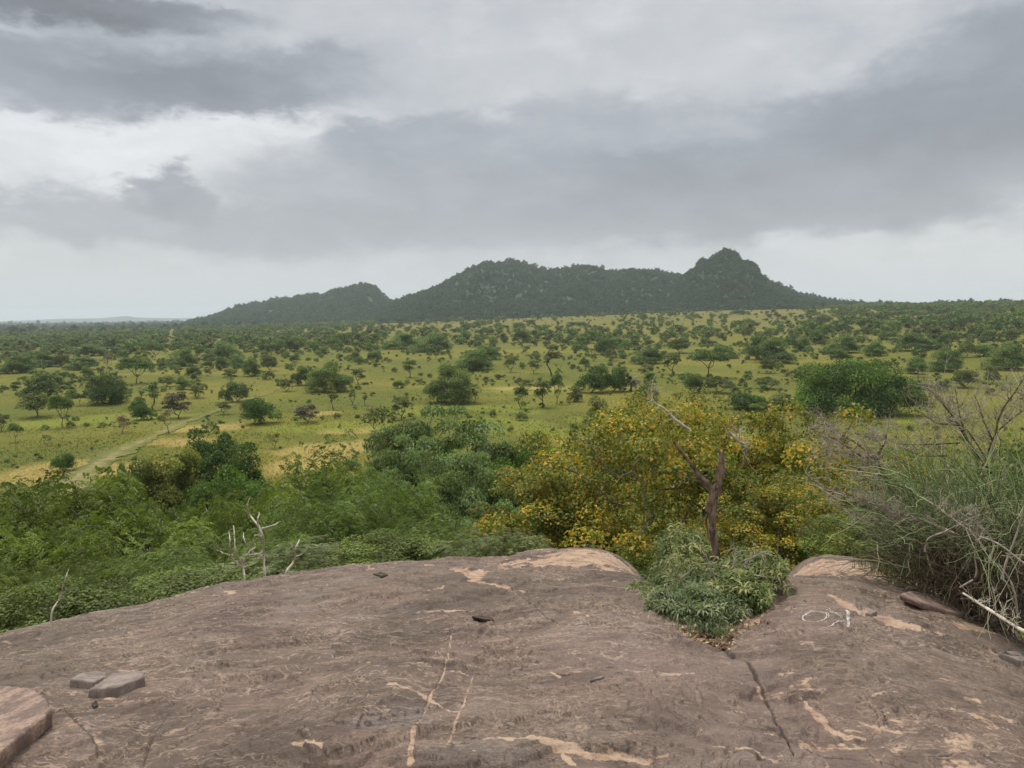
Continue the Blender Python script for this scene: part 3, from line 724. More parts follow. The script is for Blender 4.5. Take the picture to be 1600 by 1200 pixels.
# ================================================================== VEGETATION
LM = {
 'pin':  leaf_mat('feathery_leaf', (0.065, 0.096, 0.018), (0.183, 0.223, 0.040), (.15, .19, .04), .12),
 'pinl': leaf_mat('light_feathery_leaf', (0.084, 0.124, 0.028), (0.196, 0.256, 0.061), (.16, .22, .06), .15),
 'dark': leaf_mat('dark_leaf', (0.037, 0.075, 0.020), (0.105, 0.167, 0.035), (.10, .15, .03), .08),
 'blue': leaf_mat('blue_green_leaf', (0.082, 0.125, 0.034), (0.227, 0.282, 0.083), (.15, .22, .11), .10),
 'vivid':leaf_mat('vivid_leaf', (0.047, 0.089, 0.015), (0.118, 0.189, 0.033), (.12, .20, .03), .10),
 'gold': leaf_mat('turning_leaf', (0.092, 0.130, 0.019), (0.253, 0.267, 0.040), (.42, .265, .038), .24, objvar=.12, patch=.45),
 'ygreen':leaf_mat('yellow_green_leaf', (0.092, 0.139, 0.022), (0.231, 0.264, 0.048), (.27, .25, .07), .18),
 'scrub':leaf_mat('grey_green_leaf', (0.069, 0.093, 0.026), (0.191, 0.209, 0.070), (.18, .21, .09), .10, objvar=.15),
 'sav':  leaf_mat('savanna_leaf', (0.067, 0.114, 0.029), (0.170, 0.244, 0.063), (.12, .155, .045), .10, objvar=.5),
 'olive':leaf_mat('olive_leaf', (0.069, 0.097, 0.026), (0.159, 0.190, 0.053), (.17, .16, .06), .12, objvar=.4),
 'plum': leaf_mat('dull_purple_leaf', (0.048, 0.041, 0.026), (0.126, 0.108, 0.072), (.17, .14, .10), .15),
 'pink': leaf_mat('dry_pinkish_leaf', (.12, .085, .05), (.22, .16, .10), (.3, .22, .13), .15),
 'forest':leaf_mat('hill_forest_leaf', (0.020, 0.056, 0.029), (0.050, 0.106, 0.054), (.09, .12, .06), .06, objvar=.45),
}
# ---------------------------------------------------------------- trees of the plain
def mk(seed, H, W, base, npf, pr, nl, L, lm, shape='round', bm=BARKD, **k):
    return make_proto(seed, H, W, base, npf, pr, nl, L, L*.62, LM[lm], bm, shape, **k)
TP = {
 'dense':  [mk(11, 7.5, 9, .0, 34, 1.7, 11000, .30, 'sav', 'mound', flat=.85), mk(12, 7, 9, .0, 38, 1.6, 11000, .30, 'sav', 'mound', flat=.85)],
 'round':  [mk(21, 6, 6, .0, 20, 1.4, 4600, .32, 'sav', 'mound', flat=.9), mk(22, 6, 6.6, .0, 22, 1.35, 4600, .32, 'sav', 'mound', flat=.9), mk(23, 6, 7, .4, 24, 1.4, 4600, .32, 'olive', flat=.8)],
 'umb':    [mk(31, 6.5, 8.5, 1.6, 30, 1.4, 4800, .32, 'sav', 'umbrella', flat=.65), mk(32, 6, 8, 1.0, 28, 1.4, 4600, .34, 'sav', 'umbrella', flat=.7)],
 'sparse': [mk(41, 7, 5, .8, 22, 1.0, 2500, .30, 'olive'), mk(42, 7, 5.4, .4, 24, 1.0, 2600, .30, 'olive'), mk(43, 6, 5, .6, 20, 1.0, 2200, .32, 'sav')],
 'thin':   [mk(51, 7, 2.9, 1.0, 16, .72, 1000, .28, 'olive'), mk(52, 7, 3.0, .3, 18, .72, 1100, .28, 'sav')],
 'bush':   [mk(61, 3, 4.6, .0, 16, .9, 1700, .26, 'olive', 'mound', flat=.85), mk(62, 3, 4.2, .0, 16, .9, 1600, .26, 'sav', 'mound', flat=.85)],
 'olive':  [mk(71, 5.5, 6, .3, 22, 1.2, 2900, .32, 'olive', flat=.85), mk(72, 5.5, 6, .0, 22, 1.2, 2900, .32, 'olive', 'mound', flat=.85)],
 'plum':   [mk(81, 5, 6.5, .5, 30, .8, 2400, .30, 'plum')],
 'pink':   [mk(91, 5, 4.2, 1.2, 16, .7, 520, .25, 'pink', bm=BARK)],
 'pale':   [mk(95, 4, 3.6, .5, 14, .65, 900, .24, 'ygreen', bm=BARK)],
 'bigvivid': [mk(98, 9, 9.5, .0, 46, 1.75, 19000, .25, 'pinl', 'mound', flat=.9)],
 'vivid':  [mk(97, 5, 7, .0, 26, 1.4, 7500, .27, 'vivid', 'mound', flat=.9)],
 'thicket':[mk(99, 6.5, 16, .0, 110, 1.8, 36000, .27, 'vivid', 'mound', flat=.85)],
 'grey':   [mk(93, 4, 4.4, .3, 18, .7, 700, .25, 'pink', bm=BARK)],
}
FARP = [mk(101, 6, 6.6, .0, 14, 1.6, 560, .76, 'sav', 'mound', flat=.9), mk(102, 6, 8, 1.0, 15, 1.5, 480, .80, 'sav', 'umbrella', flat=.7), mk(103, 5, 5, .0, 10, 1.3, 380, .68, 'olive', 'mound', flat=.9), mk(104, 6, 3.4, .7, 9, .9, 200, .62, 'olive'), mk(105, 4, 6, .0, 14, 1.2, 440, .72, 'olive', 'mound', flat=.85)]
placed = []
rg_ = np.random.default_rng(5)
NAMES = {'bigvivid': 'broad_tree', 'dense': 'broad_tree', 'round': 'round_tree', 'umb': 'umbrella_tree', 'sparse': 'open_tree', 'thin': 'slender_tree', 'bush': 'bush', 'olive': 'olive_green_tree',
         'plum': 'dull_leaved_tree', 'pink': 'dry_tree', 'pale': 'pale_shrub', 'vivid': 'bright_green_bush', 'thicket': 'thicket', 'grey': 'bare_shrub'}
CATS = {'bush': 'bush', 'pale': 'shrub', 'vivid': 'bush', 'thicket': 'thicket', 'grey': 'shrub'}
def plain_tree(px, base, wpx, hpx, kind, label, group='trees standing on the plain'):
    p = at(px, base); dep = float((p-np.array([0, 0, EYE]))@fwd)
    ps = TP[kind]; pr = ps[int(rg_.integers(len(ps)))]
    e = put_tree(NAMES[kind], pr, (p[0], p[1], p[2]-hpx/FPX*dep*(.14 if kind not in ('umb', 'thin', 'pink', 'sparse') else .03)), wpx/FPX*dep/pr.W*1.12, hpx/FPX*dep/pr.H*1.22, rg_.uniform(0, 6.28), label, CATS.get(kind, 'tree'), group)
    placed.append([px, base, wpx, hpx, kind, label, p]); return e
LAND = [
 (1328, 643, 168, 78, 'thicket', 'huge low dark green thicket, the widest clump on the plain'),
 (706, 630, 72, 60, 'bigvivid', 'big dense round tree alone in the open grass at mid picture'),
 (515, 612, 58, 46, 'bigvivid', 'dark spreading tree at the far end of the earth track'),
 (478, 602, 34, 34, 'round', 'dark round tree touching the spreading tree by the track end'),
 (394, 588, 26, 30, 'round', 'narrow dark round tree well behind the earth track'),
 (370, 628, 38, 36, 'round', 'dark round bush at the left side of the track middle'),
 (410, 662, 52, 40, 'vivid', 'broad bright bush just right of the earth track'),
 (388, 650, 26, 24, 'olive', 'pale olive bush joined to the broad bush beside the track'),
 (478, 661, 44, 26, 'plum', 'gnarled low dull tree alone right of the track'),
 (428, 701, 20, 24, 'pale', 'small yellow green shrub on the straw coloured clearing'),
 (585, 686, 28, 44, 'pink', 'thin nearly leafless tree on the straw coloured clearing'),
 (521, 641, 14, 30, 'thin', 'slender columnar tree between the gnarled tree and big round tree'),
 (551, 633, 12, 24, 'thin', 'first of two short slender trees left of the big round tree'),
 (570, 634, 11, 20, 'thin', 'second and shorter slender tree left of the big round tree'),
 (627, 656, 28, 34, 'sparse', 'leaning open crowned tree before the big round tree'),
 (622, 607, 18, 15, 'round', 'small round tree left behind the big round tree'),
 (714, 654, 8, 20, 'thin', 'tiny slender sapling in front of the big round tree'),
 (742, 630, 12, 28, 'thin', 'slim sapling pressed to the right side of the big round tree'),
 (815, 639, 26, 32, 'sparse', 'first of three open trees right of the big round tree'),
 (847, 637, 28, 40, 'sparse', 'middle and fullest of three open trees right of the big round tree'),
 (870, 631, 22, 42, 'sparse', 'third and tallest of three open trees right of the big round tree'),
 (935, 667, 40, 50, 'olive', 'tall olive green tree standing behind the golden tree'),
 (899, 691, 22, 30, 'pale', 'small pale shrub at the upper left edge of the golden tree'),
 (900, 628, 24, 26, 'olive', 'olive shrub before the bright green clump with the palm'),
 (925, 614, 48, 40, 'vivid', 'bright green clump left of the palm'),
 (958, 612, 42, 36, 'vivid', 'bright green clump nearest the palm'),
 (1012, 625, 34, 30, 'olive', 'olive bush right of the palm over the golden tree'),
 (740, 578, 58, 32, 'dense', 'broad dark tree behind and right of the big round tree'),
 (762, 562, 38, 24, 'round', 'dark tree overlapping the broad tree behind the big round one'),
 (862, 588, 24, 46, 'thin', 'tall lanky tree with a bare lower trunk in mid plain'),
 (798, 582, 22, 26, 'sparse', 'small open tree left of the tall lanky tree'),
 (834, 584, 18, 20, 'sparse', 'small open tree touching the left of the tall lanky tree'),
 (64, 622, 44, 42, 'round', 'dense dark round tree at the far left of the plain'),
 (56, 652, 44, 38, 'olive', 'grey olive tree just before the dense far left tree'),
 (26, 615, 16, 18, 'sparse', 'tiny open tree left of the dense far left tree'),
 (97, 668, 32, 46, 'umb', 'umbrella tree on a visible thin trunk at the left'),
 (110, 668, 12, 10, 'bush', 'little bush at the foot of the left umbrella tree'),
 (24, 691, 19, 27, 'umb', 'small mushroom shaped tree near the left picture edge'),
 (2, 674, 22, 26, 'sparse', 'open tree cut by the left picture edge'),
 (125, 634, 16, 17, 'umb', 'tiny umbrella tree right of the left umbrella tree'),
 (167, 631, 58, 48, 'dense', 'broad domed tree in the left half of the plain'),
 (185, 622, 26, 26, 'round', 'dark crown joined to the right of the broad domed tree'),
 (84, 590, 13, 9, 'round', 'very small dark bush behind the dense far left tree'),
 (75, 697, 17, 18, 'pale', 'faint pale shrub near the mushroom shaped tree'),
 (98, 736, 35, 27, 'vivid', 'low dark spreading bush left of the near end of the track'),
 (192, 677, 30, 28, 'grey', 'greyish leafless shrub left of the dull purple tree'),
 (215, 645, 24, 24, 'vivid', 'bright green round bush left of the dull purple tree'),
 (226, 656, 34, 24, 'vivid', 'lower bright green bush beside the dull purple tree'),
 (275, 654, 48, 38, 'plum', 'dull purple leaved broad tree left of the track'),
 (240, 641, 22, 38, 'thin', 'thin upright tree behind the bright green bushes'),
 (262, 604, 24, 16, 'round', 'small dark ball shaped bush left of the track end'),
 (264, 678, 26, 34, 'pink', 'pinkish dry tree at the left edge of the track'),
 (302, 590, 22, 20, 'round', 'small dark round tree behind the ball shaped bush'),
 (278, 592, 9, 15, 'thin', 'tiny upright tree between two small round bushes'),
 (327, 570, 22, 17, 'round', 'hazy round tree left of the narrow dark round tree'),
 (285, 572, 42, 28, 'dense', 'hazy broad tree behind the ball shaped bush'),
 (213, 600, 46, 38, 'umb', 'flat wide umbrella tree on a thin trunk at left'),
 (130, 578, 50, 20, 'dense', 'wide flat dark clump in the left haze'),
 (68, 573, 36, 24, 'dense', 'dark clump left of the wide flat hazy clump'),
 (28, 583, 46, 30, 'dense', 'large dark clump at the hazy left edge'),
 (171, 584, 16, 28, 'pink', 'bare trunked tree between the flat clump and flat umbrella tree'),
 (145, 556, 46, 18, 'dense', 'hazy clump behind the wide flat dark clump'),
 (242, 562, 26, 22, 'umb', 'hazy umbrella tree near the hills end at left'),
 (355, 560, 44, 26, 'dense', 'hazy broad clump behind the narrow dark round tree'),
 (360, 600, 22, 22, 'sparse', 'pale open tree left of the narrow dark round tree'),
 (350, 648, 22, 20, 'sparse', 'open shrub between the track and the dull purple tree'),
 (676, 550, 62, 28, 'dense', 'dark broad clump before the foot of the long ridge'),
 (628, 545, 50, 24, 'dense', 'dark clump left of the broad clump before the ridge'),
 (760, 523, 26, 14, 'round', 'compact dark bush on the pale grass under the ridge'),
 (815, 535, 30, 24, 'round', 'dark bush stacked before the compact bush under the ridge'),
 (1208, 566, 62, 34, 'dense', 'broad dark tree left above the huge thicket'),
 (1188, 562, 42, 38, 'dense', 'leafy crown joined to the broad dark tree above the thicket'),
 (1225, 560, 42, 28, 'umb', 'flat dark crown right of the broad dark tree above the thicket'),
 (1317, 551, 48, 28, 'dense', 'dark domed tree straight behind the huge thicket'),
 (1050, 585, 28, 32, 'sparse', 'open tree right of the palm and farther back'),
 (1108, 590, 58, 38, 'umb', 'wide flat topped tree behind the golden tree'),
 (1083, 614, 28, 34, 'round', 'upright bush above the golden tree top'),
 (1122, 614, 48, 24, 'olive', 'pale olive bush right above the golden tree top'),
 (1170, 640, 60, 26, 'vivid', 'green shrub peeping over the golden crown in the middle'),
 (1218, 640, 44, 26, 'olive', 'olive shrub peeping over the golden crown at the right'),
 (1200, 608, 36, 18, 'olive', 'low pale bush left of the huge thicket'),
 (1262, 596, 44, 28, 'olive', 'olive bush leaning on the upper left of the huge thicket'),
 (1368, 556, 32, 24, 'round', 'small round tree behind the right end of the thicket'),
 (1478, 580, 48, 36, 'dense', 'dark broad tree behind the thorny branches'),
 (1508, 606, 36, 26, 'round', 'dark low tree seen through the thorny branches'),
 (1535, 557, 32, 22, 'round', 'dark ball shaped tree near the right picture edge'),
 (1572, 577, 56, 40, 'dense', 'large dark tree at the right picture edge'),
 (1285, 503, 28, 12, 'round', 'flat dark bush below the right foot of the peak'),
 (1155, 492, 22, 10, 'round', 'small dark bush directly below the peak'),
 (1075, 598, 22, 14, 'bush', 'scrap of low bush behind the upright bush'),
 (908, 511, 18, 10, 'round', 'tiny dark bush at the grass edge of the ridge foot'),
 (965, 526, 16, 14, 'round', 'tiny ball shaped bush farther along the ridge foot'),
 (1012, 568, 46, 24, 'dense', 'dark broad bush behind the palm'),
 (1060, 552, 30, 22, 'round', 'dark round tree midway between the palm and peak'),
 (1130, 560, 40, 22, 'dense', 'hazy broad tree left of the crown above the thicket'),
 (1425, 548, 52, 26, 'dense', 'hazy broad clump between the domed tree and right edge'),
 (640, 590, 24, 26, 'sparse', 'open tree left behind the big round tree'),
 (560, 600, 20, 22, 'sparse', 'open tree right of the track end tree'),
 (668, 615, 12, 12, 'bush', 'tiny bush at the left foot of the big round tree'),
 (770, 652, 12, 12, 'bush', 'tiny bush before the three open trees'),
 (798, 675, 10, 9, 'bush', 'tiny bush on the bright grass left of the golden tree'),
 (815, 657, 20, 14, 'bush', 'low bush in front of the first open tree'),
 (160, 668, 12, 7, 'bush', 'small dark scrap of bush in the left grass'),
 (70, 672, 12, 7, 'bush', 'small scrap of bush left of the umbrella trunk'),
]
for t in LAND: plain_tree(*t)

# the palm by the bright green clump: parts trunk, frond
pp = at(986, 612); dep = float((pp-np.array([0, 0, EYE]))@fwd); sc_ = 34/FPX*dep
e = bpy.data.objects.new('palm', None); col.objects.link(e); e.location = pp
tag(e, 'stubby pale palm beside the bright green clump', 'palm')
V, F = tubes(np.array([[[0, 0, 0], [.05, 0, sc_*.3], [0, .05, sc_*.6]]]), np.array([[.3, .24, .2]]), 8); link('trunk', mesh('trunk', V, F, BARK, smooth=True), e)
pk_ = np.random.default_rng(3)
for q in range(22):
    a = q*2.4; tlt = pk_.uniform(-.5, 1.2); Ln = sc_*.5; k = 6; u = np.linspace(0, 1, k)[:, None]
    d = np.array([math.cos(a)*math.cos(tlt), math.sin(a)*math.cos(tlt), math.sin(tlt)])
    Pf = np.array([0, 0, sc_*.6]) + d*Ln*u - np.array([0, 0, .35*Ln])*u**2
    sd_ = np.array([-math.sin(a), math.cos(a), 0])
    wv_ = (np.sin(u*math.pi*.9+.25)*.22*Ln)
    V = np.concatenate([Pf+sd_*wv_ - [0, 0, .08*Ln], Pf, Pf-sd_*wv_ - [0, 0, .08*Ln]]); I = np.arange(k-1)
    F = np.concatenate([np.stack([I, I+1, I+1+k, I+k], 1), np.stack([I+k, I+1+k, I+1+2*k, I+2*k], 1)])
    link('frond', mesh('frond', V, F, LM['scrub' if q % 2 else 'plum'], {'rnd': np.full(len(F), pk_.uniform()), 'clump': np.full(len(F), .7), 'rnd2': np.full(len(F), .2)}), e)

# ---------------------------------------------------------------- more trees of the plain, scattered
def density(px, py, x, y):
    d = .5 + .9*fbm(x/130, y/130+7, 3)
    d += .55*sst(380, 60, px)*sst(600, 550, py) + .35*sst(1180, 1500, px)*sst(560, 520, py) + .25*sst(560, 530, py)
    d -= .35*sst(520, 500, py)*(1-sst(1250, 1400, px))*sst(500, 800, px)
    return d
rs = np.random.default_rng(77); N0 = 26000
th_ = rs.uniform(ray(-60, 500)[0], ray(1660, 500)[0], N0); r_ = np.sqrt(rs.uniform(150**2, 1950**2, N0))
x_ = r_*np.sin(th_); y_ = r_*np.cos(th_); z_ = terr(x_, y_)
PX, PY = np.array([proj((a, b, c)) for a, b, c in zip(x_, y_, z_)]).T
keep = (PY < 625) & (rs.uniform(0, 1, N0) < np.clip(density(PX, PY, x_, y_), .05, 1.0)*1.15*np.clip(r_/450, .6, 1.5)*(.24+.80*np.maximum(sst(560, 300, PX), sst(1250, 1420, PX)) + .45*sst(900, 500, r_))*(1-.45*sst(528, 512, PY)*sst(520, 640, PX)*sst(1330, 1200, PX)))
idx = np.nonzero(keep)[0]; cand = []
lb = np.array([[q[0], q[1], q[2], q[3]] for q in placed])
cell = {}
for i in idx:
    s = float(np.clip(rs.lognormal(-.16, .42), .35, 1.8)); kind = rs.choice(5, p=[.38, .04, .28, .14, .16])
    p = FARP[kind]; s *= .82 if r_[i] < 500 else 1.0
    wpx = p.W*s/r_[i]*FPX; hpx = p.H*s/r_[i]*FPX
    if PY[i] > 560 and s > 1.1: s *= .6
    if ((np.abs(lb[:, 0]-PX[i]) < (lb[:, 2]+wpx)*.42) & (PY[i]-hpx*.6 < lb[:, 1]) & (PY[i] > lb[:, 1]-lb[:, 3]*.75)).any(): continue
    if (262 < PX[i] < 300 and PY[i] < 560 and abs(PX[i]-(262+(560-PY[i])*.1)) < 7): continue
    key = (int(x_[i]//6), int(y_[i]//6))
    if key in cell: continue
    cell[key] = 1; cand.append((wpx*hpx, i, s, kind))
cand.sort(key=lambda q: -q[0])
n_ind = 290 - len(placed) - 38
SHORT = {0: 'round tree', 1: 'flat topped tree', 2: 'olive tree', 3: 'slim tree', 4: 'low bush'}
NM = {0: 'round_tree', 1: 'umbrella_tree', 2: 'olive_green_tree', 3: 'slender_tree', 4: 'bush'}
NEARK = {0: 'round', 1: 'umb', 2: 'sparse', 3: 'thin', 4: 'bush'}
used = {}
def rel_label(px, py, size, kind):
    d = np.hypot((lb[:len(LAND), 0]-px), (lb[:len(LAND), 1]-py)*2.2); o = np.argsort(d)
    words = 'large' if size > 700 else ('middling' if size > 320 else 'small')
    for tries in range(40):
        j = o[tries]; L = LAND[j]; dx = px-L[0]; dy = py-L[1]
        w = 'left of' if dx < -L[2]*.35 else ('right of' if dx > L[2]*.35 else '')
        v = 'behind' if dy < -3 else ('in front of' if dy > 3 else '')
        rl = (v+' and '+w) if (v and w) else (v or w or 'beside')
        if v == 'in front of' and w: rl = 'before and ' + w
        for near in ('', 'close ', 'well '):
            if near == 'close ' and d[j] > 40: continue
            if near == 'well ' and d[j] < 40: continue
            lab = f"{words} {SHORT[kind]} {near}{rl} the {L[5]}"
            ws = lab.split()
            if len(ws) > 16: continue
            if lab not in used: used[lab] = 1; return lab
    for near in ('mid way ', 'second one '):
        for j in o[:14]:
            L = LAND[j]; rl = ('behind' if py < L[1] else 'before') + ' and to the ' + ('left' if px < L[0] else 'right') + ' of'
            lab = f"{words} {SHORT[kind]} {near}{rl} the {L[5]}"
            if len(lab.split()) <= 16 and lab not in used: used[lab] = 1; return lab
    return f"{words} {SHORT[kind]} in the scattered trees of the hazy far plain"
far_first = []
for _, i, s, kind in cand[:n_ind]:
    if r_[i] < 520:
        ps = TP[NEARK[kind]]; p = ps[int(rs.integers(len(ps)))]; f = FARP[kind].W/p.W*s; fz = FARP[kind].H/p.H*s*1.15
    else: p = FARP[kind]; f = s; fz = s*1.15
    lab = rel_label(PX[i], PY[i], _, kind)
    e = put_tree(NM[kind], p, (x_[i], y_[i], z_[i]-(.1 if kind in (1, 3) else .7*s)), f, fz, rs.uniform(0, 6.28), lab, 'bush' if kind == 4 else 'tree', 'trees standing on the plain')
    if not any(q[0] == kind for q in far_first) and r_[i] >= 520 : far_first.append((kind, e))
ff = dict(far_first)
print('candidates', len(cand), 'far kinds', sorted(ff))
src = []; kmap = {}
for k, e in ff.items():
    kmap[k] = len(src); src.append([c for c in e.children])
rest = [q for q in cand[n_ind:] if q[3] in kmap]
pts = [(x_[i], y_[i], z_[i]-(.1 if k in (1, 3) else .7*s)) for _, i, s, k in rest]; ss_ = np.array([s for _, i, s, k in rest])
scatter('far_trees', src, pts, np.column_stack([ss_*rs.uniform(.85, 1.2, len(rest)), ss_*rs.uniform(.85, 1.2, len(rest)), ss_*rs.uniform(.75, 1.2, len(rest))]),
        np.column_stack([np.zeros(len(rest)), np.zeros(len(rest)), rs.uniform(0, 6.28, len(rest))]), [kmap[k] for _, i, s, k in rest], 'many small trees dotted over the far plain')

# low scrub nobody could count, in loose drifts
N1 = 9000; th = rs.uniform(ray(-60, 500)[0], ray(1660, 500)[0], N1); r = 110*np.exp(rs.uniform(0, 1, N1)**.75*math.log(1300/110)); x = r*np.sin(th); y = r*np.cos(th)
k = (fbm(x/45+3, y/45, 4, .6)+.25*fbm(x/9, y/9, 2) > .02) & (rs.uniform(0, 1, N1) < .75); x, y, r = x[k], y[k], r[k]
k = track_d(x, y) > 3; x, y, r = x[k], y[k], r[k]; s = rs.lognormal(-1.7, .45, len(x))*np.clip(r/260, .6, 1.7)
k4 = [kmap[q] for q in (4, 2, 0) if q in kmap]
scatter('low_scrub', src, np.column_stack([x, y, terr(x, y)-.15]), np.column_stack([s, s, s*rs.uniform(.7, 1.2, len(s))]), np.column_stack([0*x, 0*x, rs.uniform(0, 6.28, len(x))]), rs.choice(k4, len(x)), 'low scrub sprinkled through the grass of the plain')
# ---------------------------------------------------------------- woods on the hills and along the horizon
TP['forest'] = [mk(110, 6, 7, .0, 20, 1.2, 520, .80, 'forest', 'mound')]; TP['forestb'] = [mk(111, 6.5, 6, .0, 22, 1.1, 520, .75, 'forest', 'mound')]
NAMES['forest'] = NAMES['forestb'] = 'hill_tree'
fsrc = [list(plain_tree(1046, 489, 9, 7, 'forest', 'first dark tree at the wood edge under the peak, left of its foot').children), list(plain_tree(842, 500, 9, 8, 'forestb', 'dark tree standing forward of the wood under the long ridge').children)]
pts = []; scl = []
def cover(G, n, rmin, hs, vis=None):
    x, y, z = G; nt_, nr_ = x.shape
    a = rs.uniform(0, nt_-1.001, n); b_ = rs.uniform(0, nr_-1.001, n); ia = a.astype(int); ib = b_.astype(int); fa = a-ia; fb = b_-ib
    f = lambda q: (q[ia, ib]*(1-fa)+q[ia+1, ib]*fa)*(1-fb) + (q[ia, ib+1]*(1-fa)+q[ia+1, ib+1]*fa)*fb
    X_, Y_, Z_ = f(x), f(y), f(z); g_ = terr(X_, Y_)
    k = (Z_ > g_-1.0) & (fbm(X_/60, Y_/60+3, 3) > -.95)
    s = np.minimum(rs.lognormal(0, .33, n), 1.8)*hs
    for q in np.nonzero(k)[0]:
        pts.append((X_[q], Y_[q], Z_[q]-1.5)); scl.append(s[q])
def half(G, f=.62): return tuple(q[:, :int(q.shape[1]*f)] for q in G)
cover(half(HM, .66), 26000, 0, .9); cover(half(HP, .62), 7600, 0, .8); cover(half(HL, .68), 13000, 0, 1.15)
cover(tuple(q[:, 38:46] for q in HM), 1500, 0, 1.5)
# tree belts: foot of the hills, right horizon, far left
def belt(n, pa, pb, ra, rb, hs):
    a = rs.uniform(ray(pa, 490)[0], ray(pb, 490)[0], n); r = np.sqrt(rs.uniform(ra**2, rb**2, n)); X_ = r*np.sin(a); Y_ = r*np.cos(a); Z_ = terr(X_, Y_)
    k = fbm(X_/200, Y_/200, 3) > -.25; s = rs.lognormal(0, .3, n)*hs
    for q in np.nonzero(k)[0]: pts.append((X_[q], Y_[q], Z_[q]-.5)); scl.append(s[q])
belt(1500, 560, 1300, 1780, 2200, .7); belt(1900, 1220, 1750, 1400, 2300, .8); belt(2600, -150, 420, 1400, 3600, 1.1); belt(3500, -150, 500, 3600, 8000, 1.6); belt(900, 300, 700, 1650, 2000, .9)
pts = np.array(pts); scl = np.array(scl); kk_ = rs.integers(0, 2, len(pts))
# the wood uses the crowns of real trees of the far plain
scatter('hill_forest', fsrc, pts, np.column_stack([scl*rs.uniform(.9, 1.4, len(scl)), scl*rs.uniform(.9, 1.4, len(scl)), scl*rs.uniform(.8, 1.5, len(scl))]),
        np.column_stack([np.zeros(len(scl)), np.zeros(len(scl)), rs.uniform(0, 6.28, len(scl))]), kk_, 'dense dark wood covering the hills and the horizon')
print('forest', len(pts))

# ---------------------------------------------------------------- grass of the plain
n = 190000; th = rs.uniform(ray(-80, 500)[0], ray(1680, 500)[0], n); r = 34*np.exp(rs.uniform(0, 1, n)**.8*math.log(420/34))
x = r*np.sin(th); y = r*np.cos(th)
k = (fbm(x/11, y/11, 3) > -.25) | (rs.uniform(0, 1, n) < .4)
x, y, r = x[k], y[k], r[k]
td = np.concatenate([track_d(x[q:q+20000], y[q:q+20000]) for q in range(0, len(x), 20000)])
k = (td > 2.0+rs.normal(0, .5, len(x))) | (rs.uniform(0, 1, len(x)) < .05); x, y, r = x[k], y[k], r[k]; z = terr(x, y)
n = len(x); a = rs.uniform(0, 6.28, n); w = rs.uniform(.05, .14, n)*np.clip(r/140, .5, 1.3); h = rs.uniform(.2, .7, n)*np.clip(1.25-r/260, .35, 1)*(.7+.6*fbm(x/30, y/30+9, 2))
B0 = np.column_stack([x, y, z-.05]); sdv = np.column_stack([np.cos(a), np.sin(a), np.zeros(n)])*w[:, None]
tip = B0 + np.column_stack([rs.normal(0, .2, n), rs.normal(0, .2, n), h])
V = np.stack([B0-sdv, B0+sdv, tip+sdv*.6, tip-sdv*.5], 1).reshape(-1, 3); F = np.arange(4*n).reshape(-1, 4)
m, nt, b, o = newmat('savanna_grass'); rr2 = attr(nt, 'rnd')
g = nt.nodes.new('ShaderNodeNewGeometry').outputs['Position']
sp_ = nt.nodes.new('ShaderNodeSeparateXYZ'); nt.links.new(g, sp_.inputs[0]); q1, q2 = S(nt, sp_.outputs[0]), S(nt, sp_.outputs[1])
c, _, _ = grass_colour(nt, g, (q1*q1+q2*q2).sqrt()); c = scalecol(nt, c, rr2*.35+1.38)
nt.links.new(c, b.inputs['Base Color']); b.inputs['Specular IOR Level'].default_value = .1
t_ = nt.nodes.new('ShaderNodeBsdfTranslucent'); nt.links.new(c, t_.inputs[0]); ms = nt.nodes.new('ShaderNodeMixShader'); ms.inputs[0].default_value = .45
nt.links.new(b.outputs[0], ms.inputs[1]); nt.links.new(t_.outputs[0], ms.inputs[2]); nt.links.new(ms.outputs[0], o.inputs[0])
fs = patches(STRAW, x, y, z); fl = patches(LUSH, x, y, z)
link('grass', mesh('grass', V, F, m, {'rnd': rs.uniform(0, 1, n), 'straw': fs, 'lush': fl}), None); tag(bpy.data.objects['grass'], 'tall savanna grass on the plain', kind='stuff')

